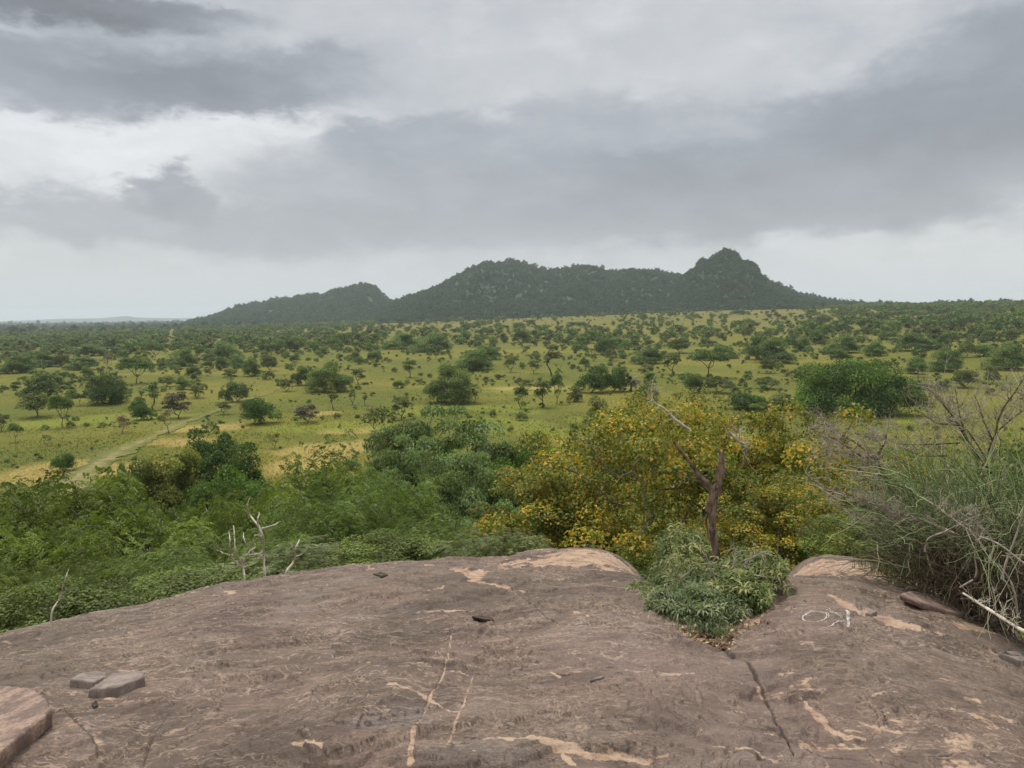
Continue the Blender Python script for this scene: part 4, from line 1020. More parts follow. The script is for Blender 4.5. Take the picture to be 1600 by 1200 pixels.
# ---------------------------------------------------------------- near trees below the rock
def near_proto(seed, lm, **k):
    d = dict(H=9, W=10, base=1.2, n_puff=80, pr=1.05, n_leaf=26000, L=.13, Wd=.08, bm=BARK, tr=.018); d.update(k)
    return make_proto(seed, d.pop('H'), d.pop('W'), d.pop('base'), d.pop('n_puff'), d.pop('pr'), d.pop('n_leaf'), d.pop('L'), d.pop('Wd'), LM[lm], d.pop('bm'), **d)
NP_ = {
 'pinA': near_proto(201, 'pin', n_leaf=3300, L=.17, Wd=.062, sprays=10, n_puff=56, pr=1.0, flat=.6, bm=LIMB, tr=.028),
 'pinB': near_proto(202, 'pin', n_leaf=3200, L=.17, Wd=.062, sprays=10, n_puff=50, pr=1.0, flat=.6, base=1.6, bm=LIMB, tr=.028),
 'pinL': near_proto(203, 'pinl', n_leaf=4200, L=.18, Wd=.055, sprays=10, droop=.4, n_puff=90),
 'dark': near_proto(204, 'dark', H=11, W=7.5, n_leaf=30000, L=.20, Wd=.13, n_puff=100, base=.0, shape='mound'),
 'blue': near_proto(205, 'blue', n_leaf=42000, L=.17, Wd=.10, n_puff=130, pr=1.0, flat=.42, base=.8, W=11, up=.9),
 'vivid': near_proto(206, 'vivid', n_leaf=26000, L=.17, Wd=.10, n_puff=80, base=.3),
 'gold': near_proto(207, 'gold', H=5.5, W=11.5, base=.2, n_leaf=80000, L=.10, Wd=.062, n_puff=330, pr=.62, flat=.7, up=.6, shape='mound', bm=LIMB, tr=.016),
 'goldB': near_proto(208, 'gold', H=5, W=6.5, base=.1, n_leaf=26000, L=.105, Wd=.072, n_puff=110, pr=.6, flat=.75, up=.6, shape='mound', bm=LIMB, tr=.016),
 'yg': near_proto(209, 'ygreen', H=10, W=7, base=.0, n_leaf=26000, L=.20, Wd=.13, n_puff=90, shape='mound'),
 'shrub': near_proto(210, 'pin', H=3, W=4, base=.1, n_leaf=11000, L=.10, Wd=.055, n_puff=40, pr=.55, tr=.008),
 'shrubB': near_proto(211, 'scrub', H=2.4, W=3.4, base=.05, n_leaf=1400, L=.085, Wd=.034, sprays=9, n_puff=34, pr=.5, tr=.007),
}
def gz_at(x, y):
    r = math.hypot(x, y)
    return float(rock_z(x, y)) if r < 15 and y > 0 else float(terr(x, y))
def near(name, px, top, dist, wpx, kind, label, cat='tree', group=None, zs=1.0, sink=.1):
    p = at_depth(px, top, dist); dep = float((p-np.array([0, 0, EYE]))@fwd); pr = NP_[kind]
    g0 = gz_at(p[0], p[1]); H = max(p[2]-g0, .8)
    sx = wpx/FPX*dep/pr.W
    return put_tree(name, pr, (p[0], p[1], g0-sink), sx*1.08, H/pr.H*zs*1.05, rg_.uniform(0, 6.28), label, cat, group)
G1 = 'trees crowding the slope below the rock'
near('feathery_tree', -60, 742, 40, 330, 'pinA', 'feathery green tree cut by the left picture edge', group=G1)
near('feathery_tree', 105, 738, 41, 330, 'pinB', 'tall feathery tree just below the near end of the track', group=G1)
near('feathery_tree', 255, 752, 39, 300, 'pinA', 'feathery tree in front of the yellow green bushes', group=G1)
near('feathery_tree', 395, 762, 36, 260, 'pinB', 'feathery tree rising behind the bleached saplings', group=G1)
near('feathery_tree', 30, 812, 27, 330, 'pinB', 'nearer feathery tree low at the left edge', group=G1)
near('feathery_tree', 195, 815, 27, 330, 'pinA', 'nearer dark feathery tree over the left shoulder of the rock', group=G1)
near('feathery_tree', 340, 835, 24, 260, 'pinB', 'low feathery tree directly behind the bleached saplings', group=G1)
near('drooping_tree', 515, 700, 40, 230, 'pinL', 'light green drooping tree left of the large blue green tree', group=G1)
near('drooping_tree', 615, 742, 29, 220, 'pinL', 'bright drooping tree below the large blue green tree', group=G1)
near('drooping_tree', 495, 768, 27, 250, 'pinL', 'low drooping tree behind the rock between saplings and bright one', group=G1)
near('drooping_tree', 680, 808, 21, 190, 'pinL', 'small drooping tree touching the rock rim at mid picture', group=G1)
near('dark_round_tree', 318, 655, 72, 100, 'dark', 'dark rounded tree rising behind the twin dark crown', group=G1)
near('dark_round_tree', 372, 678, 66, 105, 'dark', 'very dark dense crown beside the straw coloured clearing', group=G1)
near('dark_round_tree', 352, 735, 54, 190, 'vivid', 'green tree filling the space under the two dark crowns', group=G1)
near('yellow_green_tree', 232, 700, 66, 120, 'yg', 'yellow green bush beside the near end of the track', 'bush', group=G1)
near('yellow_green_tree', 285, 692, 68, 80, 'yg', 'lighter yellow green bush against the dark crowns', 'bush', group=G1)
near('yellow_green_tree', 190, 728, 60, 70, 'vivid', 'small green bush at the very edge of the track', 'bush', group=G1)
near('blue_green_tree', 690, 642, 52, 270, 'blue', 'largest blue green tree with layered foliage below the plain', group=G1)
near('blue_green_tree', 640, 688, 46, 190, 'blue', 'lower left part tree of the layered blue green pair', group=G1)
near('blue_green_tree', 745, 715, 42, 200, 'blue', 'pale layered tree in front of the largest blue green tree', group=G1)
near('bright_green_tree', 825, 680, 52, 120, 'vivid', 'bright green tree between the blue green and golden trees', group=G1)
near('bright_green_tree', 800, 722, 44, 150, 'vivid', 'lush green tree lower between the blue green and golden trees', group=G1)
near('golden_tree', 1075, 612, 20, 620, 'gold', 'broad tree with yellow and orange turning leaves behind the dead snag', group=G1)
near('golden_tree', 1235, 640, 21, 240, 'goldB', 'turning tree between the snag and the thorny branches', group=G1)
near('golden_tree', 862, 715, 18, 290, 'goldB', 'low yellowish tree above the pale crest of the rock', group=G1)
near('golden_tree', 1215, 735, 15.5, 250, 'goldB', 'nearer turning tree behind the right hump of the rock', group=G1)
near('green_tree', 1345, 775, 19, 150, 'vivid', 'deep green tree behind the right hump of the rock', group=G1)
near('green_tree', 1450, 700, 22, 240, 'pinA', 'feathery tree hidden behind the broom shrub', group=G1)
near('green_tree', 1630, 650, 13, 150, 'pinL', 'fine leaved green tree at the right picture edge', group=G1)
near('feathery_shrub', 20, 880, 19, 200, 'pinB', 'feathery shrub at the lower left edge below the first row', 'shrub', G1)
near('feathery_shrub', 150, 868, 18, 190, 'pinA', 'loose feathery shrub over the left shoulder rim', 'shrub', G1)
near('drooping_shrub', 275, 858, 17, 170, 'pinL', 'light drooping shrub left of the bleached saplings', 'shrub', G1)
near('drooping_shrub', 430, 832, 18, 150, 'pinL', 'light drooping shrub between and behind the two bleached saplings', 'shrub', G1)
near('feathery_shrub', 545, 838, 17, 150, 'pinA', 'dark feathery shrub right of the smallest bare sapling', 'shrub', G1)
near('feathery_shrub', 745, 822, 17, 130, 'pinB', 'dark feathery shrub left of the pale crest of the rock', 'shrub', G1)
near('shrub', 60, 925, 15, 260, 'shrub', 'leafy shrub at the lower left rim of the rock', 'shrub', G1)
near('shrub', 200, 908, 15, 240, 'shrub', 'dense shrub over the left rim of the rock', 'shrub', G1)
near('shrub', 330, 890, 14.5, 220, 'shrub', 'shrub just left of the bleached saplings', 'shrub', G1)
near('shrub', 470, 858, 14.5, 220, 'shrubB', 'grey green shrub right of the bleached saplings', 'shrub', G1)
near('shrub', 600, 852, 14.5, 200, 'shrub', 'shrub behind the middle of the rock rim', 'shrub', G1)
near('shrub', 800, 845, 14, 120, 'shrubB', 'grey green shrub behind the pale crest', 'shrub', G1)
bushsrc = near('shrub', -60, 935, 14, 260, 'shrub', 'shrub cut by the left edge at the rock rim', 'shrub', G1)
bushsrcB = near('shrub', 740, 850, 14.5, 180, 'shrubB', 'grey green shrub behind the left part of the crest', 'shrub', G1)
near('shrub', 1340, 820, 12.5, 170, 'shrub', 'dark shrub behind the right hump of the rock', 'shrub', G1)
# undergrowth that nobody could count, between the trees and the rock
n = 1300; th = rs.uniform(-1.35, 1.35, n); r = np.sqrt(rs.uniform(13.5**2, 78**2, n)); x = r*np.sin(th); y = r*np.cos(th)
lim = np.interp(th, [ray(p, 700)[0] for p in (-200, 0, 130, 330, 450, 560, 640, 900, 1250, 1400, 1700)], [44, 44, 50, 70, 52, 46, 52, 52, 40, 40, 40])
k = (r < lim) & (track_d(x, y) > 3); x, y, r = x[k], y[k], r[k]; z = np.maximum(terr(x, y), np.where(r < 16, rock_z(x, y)-.2, -99))
s = rs.uniform(.7, 1.5, len(x))*np.clip(r/22, .55, 1.25)
_th = np.arctan2(x, y); tz_ = EYE - r*np.interp(_th, _ax, 2*np.sqrt(np.maximum(_cc, 1e-4)*EYE)); top_ = z + np.maximum((tz_-z)*rs.uniform(.55, 1.06, len(x)), .5)*np.where((r > 22), .62, 1.0); s = np.maximum(s, .75); z = np.minimum(z, top_-3.0*s*.9)
scatter('undergrowth', [[c for c in bushsrc.children], [c for c in bushsrcB.children]], np.column_stack([x, y, z-.2]), np.column_stack([s, s, s*.9]),
        np.column_stack([0*x, 0*x, rs.uniform(0, 6.28, len(x))]), rs.integers(0, 2, len(x)), 'tangled undergrowth on the slope below the rock')

# ================================================================== THINGS ON AND ROUND THE ROCK
def P3(*q, d):
    """world points for sketched points lying at distance d (number or list)"""
    ds = d if isinstance(d, (list, tuple)) else [d]*len(q)
    return np.array([at_depth(a, b, r) for (a, b), r in zip(q, ds)])
def smooth(P, n):
    P = np.asarray(P, float); m_ = len(P); t = np.linspace(0, m_-1, n); i = np.clip(t.astype(int), 0, m_-2); f = (t-i)[:, None]
    Q = np.concatenate([[2*P[0]-P[1]], P, [2*P[-1]-P[-2]]]); p0, p1, p2, p3 = Q[i], Q[i+1], Q[i+2], Q[i+3]
    return .5*((2*p1)+(-p0+p2)*f+(2*p0-5*p1+4*p2-p3)*f*f+(-p0+3*p1-3*p2+p3)*f**3)
def limb(P, ra, rb, n=24, sides=9, knob=.12, seed=0, wob=.0):
    rg2 = np.random.default_rng(seed); Q = smooth(P, n)
    if wob: Q = Q + np.cumsum(rg2.normal(0, wob, (n, 3)), 0)*np.linspace(0, 1, n)[:, None]*.5
    rr = np.linspace(ra, rb, n)*(1+rg2.normal(0, knob, n)); V, F = tubes(Q[None], rr[None], sides)
    V = V + nrm(V-np.repeat(Q, sides, 0))*(pn(V[:, 0]*60+V[:, 1]*30, V[:, 2]*12)*ra*.5)[:, None]
    k = len(V); cap = [[k-sides+i for i in range(sides)]]
    return V, F, Q, rr
# ---- forked snag in the notch
D = 6.6
sb = P3((1124, 905), (1120, 872), (1115, 838), (1113, 805), (1118, 768), d=D)
snag = bpy.data.objects.new('dead_tree', None); col.objects.link(snag); snag.location = sb[0]
tag(snag, 'dead brown forked snag standing out of the notch bush', 'dead tree')
def child_mesh(name, V, F, mat, par, **k):
    return link(name, mesh(name, np.asarray(V)-np.array(par.location), F, mat, smooth=True, **k), par)
V, F, Q, _ = limb(sb, .034, .029, 40, 11, .09, 1); V2, F2, _, _ = limb(P3((1106, 800), (1110, 785), (1116, 765), d=D-.03), .02, .035, 10, 8, .1, 2)
V3, F3, _, _ = limb(P3((1108, 840), (1103, 812), (1106, 806), d=D-.03), .012, .009, 10, 6, .1, 3)
child_mesh('trunk', *merge([(V, F), (V2, F2), (V3, F3)]), DEADWOOD, snag)
V, F, Q, _ = limb(P3((1119, 775), (1124, 752), (1128, 728), (1127, 712), (1121, 701), d=D), .030, .016, 26, 9, .12, 4)
V2, F2, _, _ = limb(P3((1126, 716), (1130, 706), (1131, 699), d=D), .016, .004, 8, 6, .1, 5)
V3, F3, _, _ = limb(P3((1119, 762), (1121, 745), (1120, 728), d=D-.02), .022, .006, 12, 6, .15, 6)
child_mesh('branch', *merge([(V, F), (V2, F2), (V3, F3)]), DEADWOOD, snag)
V, F, Q, _ = limb(P3((1118, 772), (1106, 757), (1092, 743), (1078, 722), (1064, 706), (1053, 691), d=[D, D, D-.03, D-.06, D-.1, D-.12]), .026, .011, 30, 9, .10, 7)
child_mesh('branch', V, F, DEADWOOD, snag)

# ---- leafy stems ending in whorls of hanging leaflets
def whorl_bush(name, seed, base, crown, n_st, n_wh, k, L, Wd, lm, label, spread=1.0, droop=.8, cat='shrub'):
    g2 = np.random.default_rng(seed); base = np.array(base, float)
    e = bpy.data.objects.new(name, None); col.objects.link(e); e.location = base; tag(e, label, cat)
    c, rad = np.array(crown[0], float), np.array(crown[1], float)
    d = nrm(g2.normal(size=(n_wh, 3))); d[:, 2] = np.where(d[:, 2] < -.6, -d[:, 2], d[:, 2]); d[:, 1] = np.where(g2.uniform(0, 1, n_wh) < .3, -np.abs(d[:, 1]), d[:, 1])
    cl = fbm(d[:, 0]*2.2+seed, d[:, 2]*2.2+d[:, 1], 3)
    T = c + d*rad*(g2.uniform(.35, 1, n_wh)**.45*(1+cl*.45))[:, None]
    T[:, 2] = np.maximum(T[:, 2], rock_z(T[:, 0], T[:, 1])+.03)
    # stems
    ii = g2.choice(n_wh, n_st, replace=False); u = np.linspace(0, 1, 9)[None, :, None]
    b0 = base + g2.normal(0, 1, (n_st, 3))*np.array([.10, .08, .0])
    mid = (b0+T[ii])*.5 + np.array([0, 0, .12]) + g2.normal(0, .05, (n_st, 3))
    C = b0[:, None]*(1-u)**2 + 2*mid[:, None]*u*(1-u) + T[ii][:, None]*u**2
    V, F = tubes(C-base, np.linspace(.007, .0025, 9)[None]*g2.uniform(.7, 1.3, (n_st, 1)), 5)
    link('stems', mesh('stems', V, F, TWIGD, smooth=True), e)
    # leaflets: two quads each, bent down
    axis = nrm(d*np.array([1, 1, .6]) + g2.normal(0, .35, (n_wh, 3)) + np.array([0, 0, .15]))
    ref = nrm(g2.normal(size=(n_wh, 3))); s1 = nrm(np.cross(axis, ref)); s2 = np.cross(axis, s1)
    a = (np.arange(k)/k*2*math.pi)[None] + g2.uniform(0, 6.28, (n_wh, 1)); opn = g2.uniform(.7, 1.25, (n_wh, k))
    dirv = axis[:, None]*np.cos(opn)[..., None] + (s1[:, None]*np.cos(a)[..., None]+s2[:, None]*np.sin(a)[..., None])*np.sin(opn)[..., None]
    dirv = nrm(dirv + np.array([0, 0, -droop*.35])).reshape(-1, 3)
    Ls = (L*g2.uniform(.6, 1.25, n_wh)[:, None]*g2.uniform(.75, 1.15, (n_wh, k))).reshape(-1, 1)
    P0 = np.repeat(T, k, 0) + g2.normal(0, .004, (n_wh*k, 3)); P1 = P0 + dirv*Ls*.5
    d2 = nrm(dirv + np.array([0, 0, -droop*.8])); P2 = P1 + d2*Ls*.5
    sd = nrm(np.cross(dirv, np.array([0, 0, 1.0])+g2.normal(0, .3, dirv.shape))); w_ = Ls*Wd
    upn = np.cross(sd, dirv)
    V = np.stack([P0, P1-sd*w_*.5+upn*w_*.12, P2, P1+sd*w_*.5+upn*w_*.12, P1], 1).reshape(-1, 3)-base
    i0 = np.arange(len(P0))[:, None]*5
    F = np.concatenate([i0+np.array([[0, 1, 4]]), i0+np.array([[1, 2, 4]]), i0+np.array([[4, 2, 3]]), i0+np.array([[0, 4, 3]])])
    rn = np.repeat(g2.uniform(0, 1, n_wh), k)*.6+g2.uniform(0, .4, n_wh*k); clp = np.repeat(np.clip(.5+cl*1.2, 0, 1), k); r2 = g2.uniform(0, 1, n_wh*k)
    link('leaves', mesh('leaves', V, F, LM[lm], {'rnd': np.tile(rn, 4), 'clump': np.tile(clp, 4), 'rnd2': np.tile(r2, 4)}), e)
    return e
LM['palm'] = leaf_mat('hanging_leaflet', (.070, .102, .030), (.185, .222, .076), (.26, .25, .11), .12)
LM['greyl'] = leaf_mat('greyish_leaflet', (.085, .120, .050), (.215, .255, .120), (.24, .25, .14), .10)
def crown_at(px, py, d, rx, rz, ry=.45):
    c = at_depth(px, py, d); return (c, (rx*d/FPX, ry, rz*d/FPX))
def gbase(px, d):
    th, _ = ray(px, 900); x, y = d*math.sin(th), d*math.cos(th); return (x, y, float(rock_z(x, y)))
whorl_bush('leafy_shrub', 1, gbase(1105, 6.0), crown_at(1080, 922, 6.0, 90, 38, .5), 70, 850, 6, .060, .20, 'palm', 'green shrub with hanging leaflets filling the rock notch')
whorl_bush('leafy_shrub', 2, gbase(1120, 6.9), crown_at(1066, 862, 7.0, 46, 34, .35), 26, 260, 6, .075, .22, 'palm', 'lighter shrub rising left behind the dead forked snag')
whorl_bush('leafy_shrub', 3, gbase(1150, 6.0), crown_at(1178, 892, 6.1, 44, 27, .35), 30, 220, 6, .075, .24, 'palm', 'large leaved shrub right of the dead forked snag')
whorl_bush('leafy_shrub', 4, gbase(1100, 5.4), crown_at(1088, 948, 5.35, 72, 26, .30), 30, 1000, 7, .060, .22, 'greyl', 'low grey green small leaved plant at the front of the notch')
whorl_bush('leafy_shrub', 5, gbase(1150, 5.6), crown_at(1158, 925, 5.6, 38, 28, .25), 18, 420, 7, .065, .24, 'palm', 'small plant against the right wall of the notch')
# leaf litter in the notch
g2 = np.random.default_rng(8); n = 900; th = ray(1112, 900)[0]+g2.normal(0, .018, n)*np.linspace(.5, 2.4, n); r = GR-.12+np.linspace(0, 1, n)**1.2*1.0+g2.normal(0, .03, n)
x, y = r*np.sin(th), r*np.cos(th); z = rock_z(x, y)+.006+g2.uniform(0, .012, n)
V, F = leaf_quads(np.column_stack([x, y, z]), nrm(np.column_stack([g2.normal(0, .5, n), g2.normal(0, .5, n), np.ones(n)])), g2.normal(size=(n, 3)), g2.uniform(.02, .05, n), g2.uniform(.01, .022, n))
LM['litter'] = leaf_mat('dead_leaf', (.10, .045, .025), (.27, .17, .09), (.4, .3, .18), .2, trans=.1)
o_ = link('leaf_litter', mesh('leaf_litter', V, F, LM['litter'], {'rnd': g2.uniform(0, 1, n), 'clump': g2.uniform(0, 1, n), 'rnd2': g2.uniform(0, 1, n)})); tag(o_, 'brown leaf litter at the head of the notch', kind='stuff')

g2 = np.random.default_rng(17); tb = np.array(gbase(1165, 6.0)); e = bpy.data.objects.new('dry_twigs', None); col.objects.link(e); e.location = tb; tag(e, 'grey dead twigs sticking out of the notch bush at the right', 'twigs')
for q, dd in ((((1150, 900), (1165, 880), (1185, 868), (1205, 862)), 5.8), (((1140, 895), (1150, 872), (1148, 850)), 5.9), (((1150, 905), (1180, 900), (1202, 905)), 5.7), (((1080, 930), (1062, 905), (1050, 880)), 5.6), (((1100, 925), (1112, 895), (1105, 868)), 5.7)):
    V, F, Q, _ = limb(P3(*q, d=dd), .007, .003, 16, 6, .1, 2, .004)
    t_ = (lambda Q: Q)(Q); k_ = 5; u = np.linspace(0, 1, k_); ii = g2.integers(3, 16, 9); dd_ = nrm(np.array([.1, 0, .5])+g2.normal(0, .7, (9, 3))); Pq = Q[ii][:, None]+dd_[:, None]*(.14*g2.uniform(.4, 1.3, 9)[:, None]*u)[..., None]+np.cumsum(g2.normal(0, .006, (9, k_, 3)), 1)
    link('twig', mesh('twig', *[(a_ if k else a_-tb) for k, a_ in enumerate(merge([(V, F), tubes(Pq, .0028*(1-.5*u)[None]*np.ones((9, 1)), 4)]))], TWIG, smooth=True), e)

# ---- grass tufts on the rim: curved blades
def blades(n, base, sp, L, lean, w, g2, curl=.6):
    b0 = np.array(base)+g2.normal(0, 1, (n, 3))*np.array([sp, sp, 0]); a = g2.uniform(0, 6.28, n); k = 6; u = np.linspace(0, 1, k)
    Ls = L*g2.uniform(.5, 1.2, n); ln = np.abs(g2.normal(0, lean, n))
    hor = np.column_stack([np.cos(a), np.sin(a), 0*a])
    P = b0[:, None] + np.array([0, 0, 1.0])*(Ls[:, None]*(u-.5*curl*ln[:, None]*u**2))[..., None] + hor[:, None]*(Ls[:, None]*ln[:, None]*u**1.6)[..., None]
    sd = np.column_stack([-np.sin(a), np.cos(a), 0*a])[:, None]*(w*(1-u**2*.95))[None, :, None]
    V = np.stack([P-sd, P+sd], 2).reshape(-1, 3); i = np.arange(n)[:, None]*k*2; j = np.arange(k-1)[None]*2
    return V, np.stack([i+j, i+j+1, i+j+3, i+j+2], -1).reshape(-1, 4)
g2 = np.random.default_rng(21)
def tuft(px, d, n, sp, L, label, lean=.5, lm='scrub', w=.0035):
    b_ = gbase(px, d); V, F = blades(n, (0, 0, 0), sp, L, lean, w, g2)
    e = link('grass_tuft', mesh('grass_tuft', V, F, LM[lm], {'rnd': g2.uniform(0, 1, len(F)), 'clump': np.full(len(F), .6), 'rnd2': g2.uniform(0, 1, len(F))}), None, b_); tag(e, label, 'grass')
tuft(1392, 8.6, 260, .14, .42, 'tuft of long grass right of the pale hump by the broom shrub', .6)
tuft(1430, 8.0, 160, .12, .30, 'shorter grass tuft touching the foot of the broom shrub', .7)
tuft(1085, 5.02, 170, .12, .09, 'short dry grass at the left of the notch floor', .9, 'greyl', .002)
tuft(1135, 4.98, 120, .05, .07, 'tiny grass clump in the crack at the head of the notch', .9, 'greyl', .002)
tuft(1128, 5.25, 200, .10, .12, 'grass under the notch bush', .9, 'greyl', .002)

# ---- broom shrub with thin green stems over a brown tangle
g2 = np.random.default_rng(31)
bb = np.array(gbase(1520, 7.6)); e = bpy.data.objects.new('broom_shrub', None); col.objects.link(e); e.location = bb
tag(e, 'broom-like shrub of thin green leafless stems at the right', 'shrub')
def stems(n, x0, x1, y0, y1, da, db, Lm, dirs, r0, seed, droop=.5, k=10, wig=.02):
    g = np.random.default_rng(seed)
    pxs = g.uniform(x0, x1, n); pys = g.uniform(y0, y1, n); ds = g.uniform(da, db, n)
    B = np.array([at_depth(a, b, c) for a, b, c in zip(pxs, pys, ds)])
    d0 = nrm(np.array(dirs) + g.normal(0, .42, (n, 3))); L_ = Lm*g.lognormal(0, .35, n); u = np.linspace(0, 1, k)
    P = B[:, None] + d0[:, None]*(L_[:, None]*u)[..., None]; P[..., 2] -= droop*g.uniform(.1, 1.2, (n, 1))*L_[:, None]*u**2*.6
    P = P + np.cumsum(g.normal(0, wig, P.shape), 1)*u[None, :, None]
    return P, (r0*g.uniform(.6, 1.3, (n, 1)))*(1-.7*u)[None]
parts = []
for a in ((380, 1400, 1580, 770, 900, 7.0, 8.3, .46, (-.35, 0, .8), .0042, 1), (320, 1450, 1640, 740, 880, 7.0, 8.4, .42, (.0, 0, .9), .0042, 2), (200, 1370, 1480, 760, 860, 7.2, 8.4, .5, (-.7, 0, .75), .0040, 3),
          (200, 1460, 1620, 750, 850, 7.0, 8.4, .34, (-.1, 0, 1.0), .0036, 4), (80, 1500, 1640, 820, 880, 6.7, 7.6, .5, (-.2, -.3, -.1), .0038, 5), (200, 1380, 1600, 720, 860, 7.0, 8.2, .45, (-.5, 0, .5), .0036, 12)):
    P, r_s = stems(*a); parts.append(tubes(P, r_s, 4))
V, F = merge(parts); nf = len(F); per = 36
LM['broom'] = leaf_mat('green_stem', (.095, .135, .045), (.28, .36, .15), (.36, .34, .20), .12, trans=.0)
rn = np.repeat(g2.uniform(0, 1, nf//per+1), per)[:nf]
link('green_stems', mesh('green_stems', V-bb, F, LM['broom'], {'rnd': rn, 'clump': rn[::-1], 'rnd2': np.roll(rn, 360)}, smooth=True), e)
parts = []
for a in ((700, 1440, 1620, 860, 975, 7.0, 8.3, .42, (-.2, 0, .5), .0042, 6), (450, 1470, 1640, 880, 990, 6.8, 8.0, .4, (.3, 0, .2), .0042, 7), (260, 1390, 1520, 840, 910, 7.6, 8.4, .5, (-.5, 0, .4), .004, 8), (300, 1450, 1600, 820, 940, 7.0, 8, .4, (.2, -.1, -.3), .0045, 9)):
    P, r_s = stems(*a, wig=.035); parts.append(tubes(P, r_s, 4))
V, F = merge(parts); link('dry_stems', mesh('dry_stems', V-bb, F, TWIGD, smooth=True), e)
# a few stout arching pale stems
parts = []
for q, dd in ((((1500, 918), (1525, 900), (1523, 870), (1527, 845), (1545, 838)), 6.6), (((1445, 862), (1450, 842), (1478, 830), (1505, 815), (1545, 800)), 6.9), (((1545, 880), (1552, 850), (1535, 825), (1500, 800)), 6.8),
              (((1590, 960), (1582, 915), (1560, 880)), 6.3), (((1460, 900), (1452, 880), (1440, 850), (1400, 835)), 7.2), (((1565, 905), (1575, 870), (1590, 830), (1600, 790)), 6.5), (((1600, 880), (1560, 850), (1530, 838)), 6.5)):
    V, F, _, _ = limb(P3(*q, d=dd), .008, .004, 18, 6, .05, 3); link('stout_stem', mesh('stout_stem', V-bb, F, TWIG, smooth=True), e)

# ---- thorny dead branches
def twigs(Q, n, L, up, g, r0=.0035, levels=2, jitter=.7):
    out = []; t = g.uniform(.12, 1, n)*(len(Q)-1); i = np.clip(t.astype(int), 0, len(Q)-2); f = (t-i)[:, None]
    B = Q[i]*(1-f)+Q[i+1]*f; k = 6; u = np.linspace(0, 1, k)
    d = nrm(np.array(up)+g.normal(0, jitter, (n, 3))); Ls = L*g.lognormal(0, .4, n)
    P = B[:, None]+d[:, None]*(Ls[:, None]*u)[..., None]+np.cumsum(g.normal(0, .09*L, (n, k, 3)), 1)*u[None, :, None]
    out.append(tubes(P, r0*(1-.6*u)[None]*g.uniform(.6, 1.2, (n, 1)), 4))
    if levels > 1:
        m_ = n*4; j = g.integers(0, n, m_); kk2 = g.integers(1, k-1, m_); B = P[j, kk2]; d = nrm(d[j]*.6+g.normal(0, .8, (m_, 3))); Ls = L*.42*g.lognormal(0, .4, m_)
        P2 = B[:, None]+d[:, None]*(Ls[:, None]*u)[..., None]+np.cumsum(g.normal(0, .05*L, (m_, k, 3)), 1)*u[None, :, None]
        out.append(tubes(P2, r0*.62*(1-.6*u)[None]*np.ones((m_, 1)), 3))
        if levels > 2:
            m3 = m_*2; j = g.integers(0, m_, m3); B = P2[j, g.integers(1, k, m3)]; d = nrm(g.normal(size=(m3, 3))); u3 = np.linspace(0, 1, 3)
            P3_ = B[:, None]+d[:, None]*(.05*g.uniform(.4, 1.6, m3)[:, None]*u3)[..., None]; out.append(tubes(P3_, .0018*(1-.7*u3)[None]*np.ones((m3, 1)), 3))
    return out
def dead_branch(label, limbs, tw, mat=TWIG, seed=0, r=(.014, .005), wob=.006):
    g = np.random.default_rng(seed); base = P3(limbs[0][0][0], d=limbs[0][1])[0]
    e = bpy.data.objects.new('dead_branch', None); col.objects.link(e); e.location = base; tag(e, label, 'branch')
    W_, T_ = [], []
    for k, (q, dd) in enumerate(limbs):
        s = 1 if k == 0 else .62; V, F, Q, _ = limb(P3(*q, d=dd), r[0]*s, r[1]*s, 26, 6, .1, seed+k, wob); W_.append((V, F))
        T_ += twigs(Q, tw[0] if k == 0 else int(tw[0]*.6), tw[1], tw[2], g, levels=3)
    V, F = merge(W_); link('limb', mesh('limb', V-base, F, mat, smooth=True), e)
    V, F = merge(T_); link('twigs', mesh('twigs', V-base, F, TWIG, smooth=True), e)
dead_branch('dense fan of dead grey twigs in front of the golden tree', [(((1395, 770), (1380, 740), (1372, 715), (1384, 690), (1386, 676)), 7.6), (((1376, 712), (1350, 714), (1318, 708), (1290, 705)), 7.6), (((1370, 722), (1335, 690), (1300, 668), (1275, 650)), 7.7), (((1345, 712), (1310, 690), (1270, 672)), 7.5), (((1385, 745), (1350, 735), (1322, 722)), 7.5)],
            (30, .22, (-.75, 0, .35)), DEADWOOD, 41, (.020, .006))
dead_branch('long low dead branch reaching left over the golden leaves', [(((1500, 838), (1440, 812), (1385, 798), (1330, 776), (1262, 756)), 7.1), (((1440, 812), (1385, 815), (1335, 803), (1295, 786)), 7.1), (((1410, 804), (1370, 780), (1330, 768)), 7.1)],
            (34, .13, (-.6, 0, .45)), TWIG, 43, (.013, .004))
dead_branch('tall dead thorny branch standing against the grassland', [(((1550, 740), (1520, 700), (1492, 655), (1462, 618), (1432, 590)), 8.0), (((1500, 692), (1450, 694), (1405, 694), (1386, 684)), 8.0), (((1480, 712), (1440, 712), (1410, 700)), 8.0), (((1500, 665), (1460, 660), (1425, 640)), 8.0), (((1515, 700), (1500, 650), (1495, 615)), 8.0)],
            (26, .20, (-.25, 0, .8)), TWIGD, 45, (.013, .004))
dead_branch('dead thorny branch leaning out to the right picture edge', [(((1530, 740), (1552, 690), (1568, 645), (1605, 590)), 7.8), (((1552, 690), (1535, 655), (1520, 620)), 7.8), (((1560, 672), (1590, 650), (1620, 640)), 7.8), (((1540, 715), (1510, 670), (1480, 650)), 7.8)],
            (28, .20, (.0, 0, .9)), TWIGD, 47, (.013, .004))
dead_branch('tangle of pale dead twigs on the brown foot of the broom', [(((1540, 860), (1520, 835), (1490, 815), (1470, 800)), 6.8), (((1525, 845), (1528, 815), (1526, 800)), 6.8)], (16, .12, (-.2, 0, .7)), PALEWOOD, 49, (.008, .003))
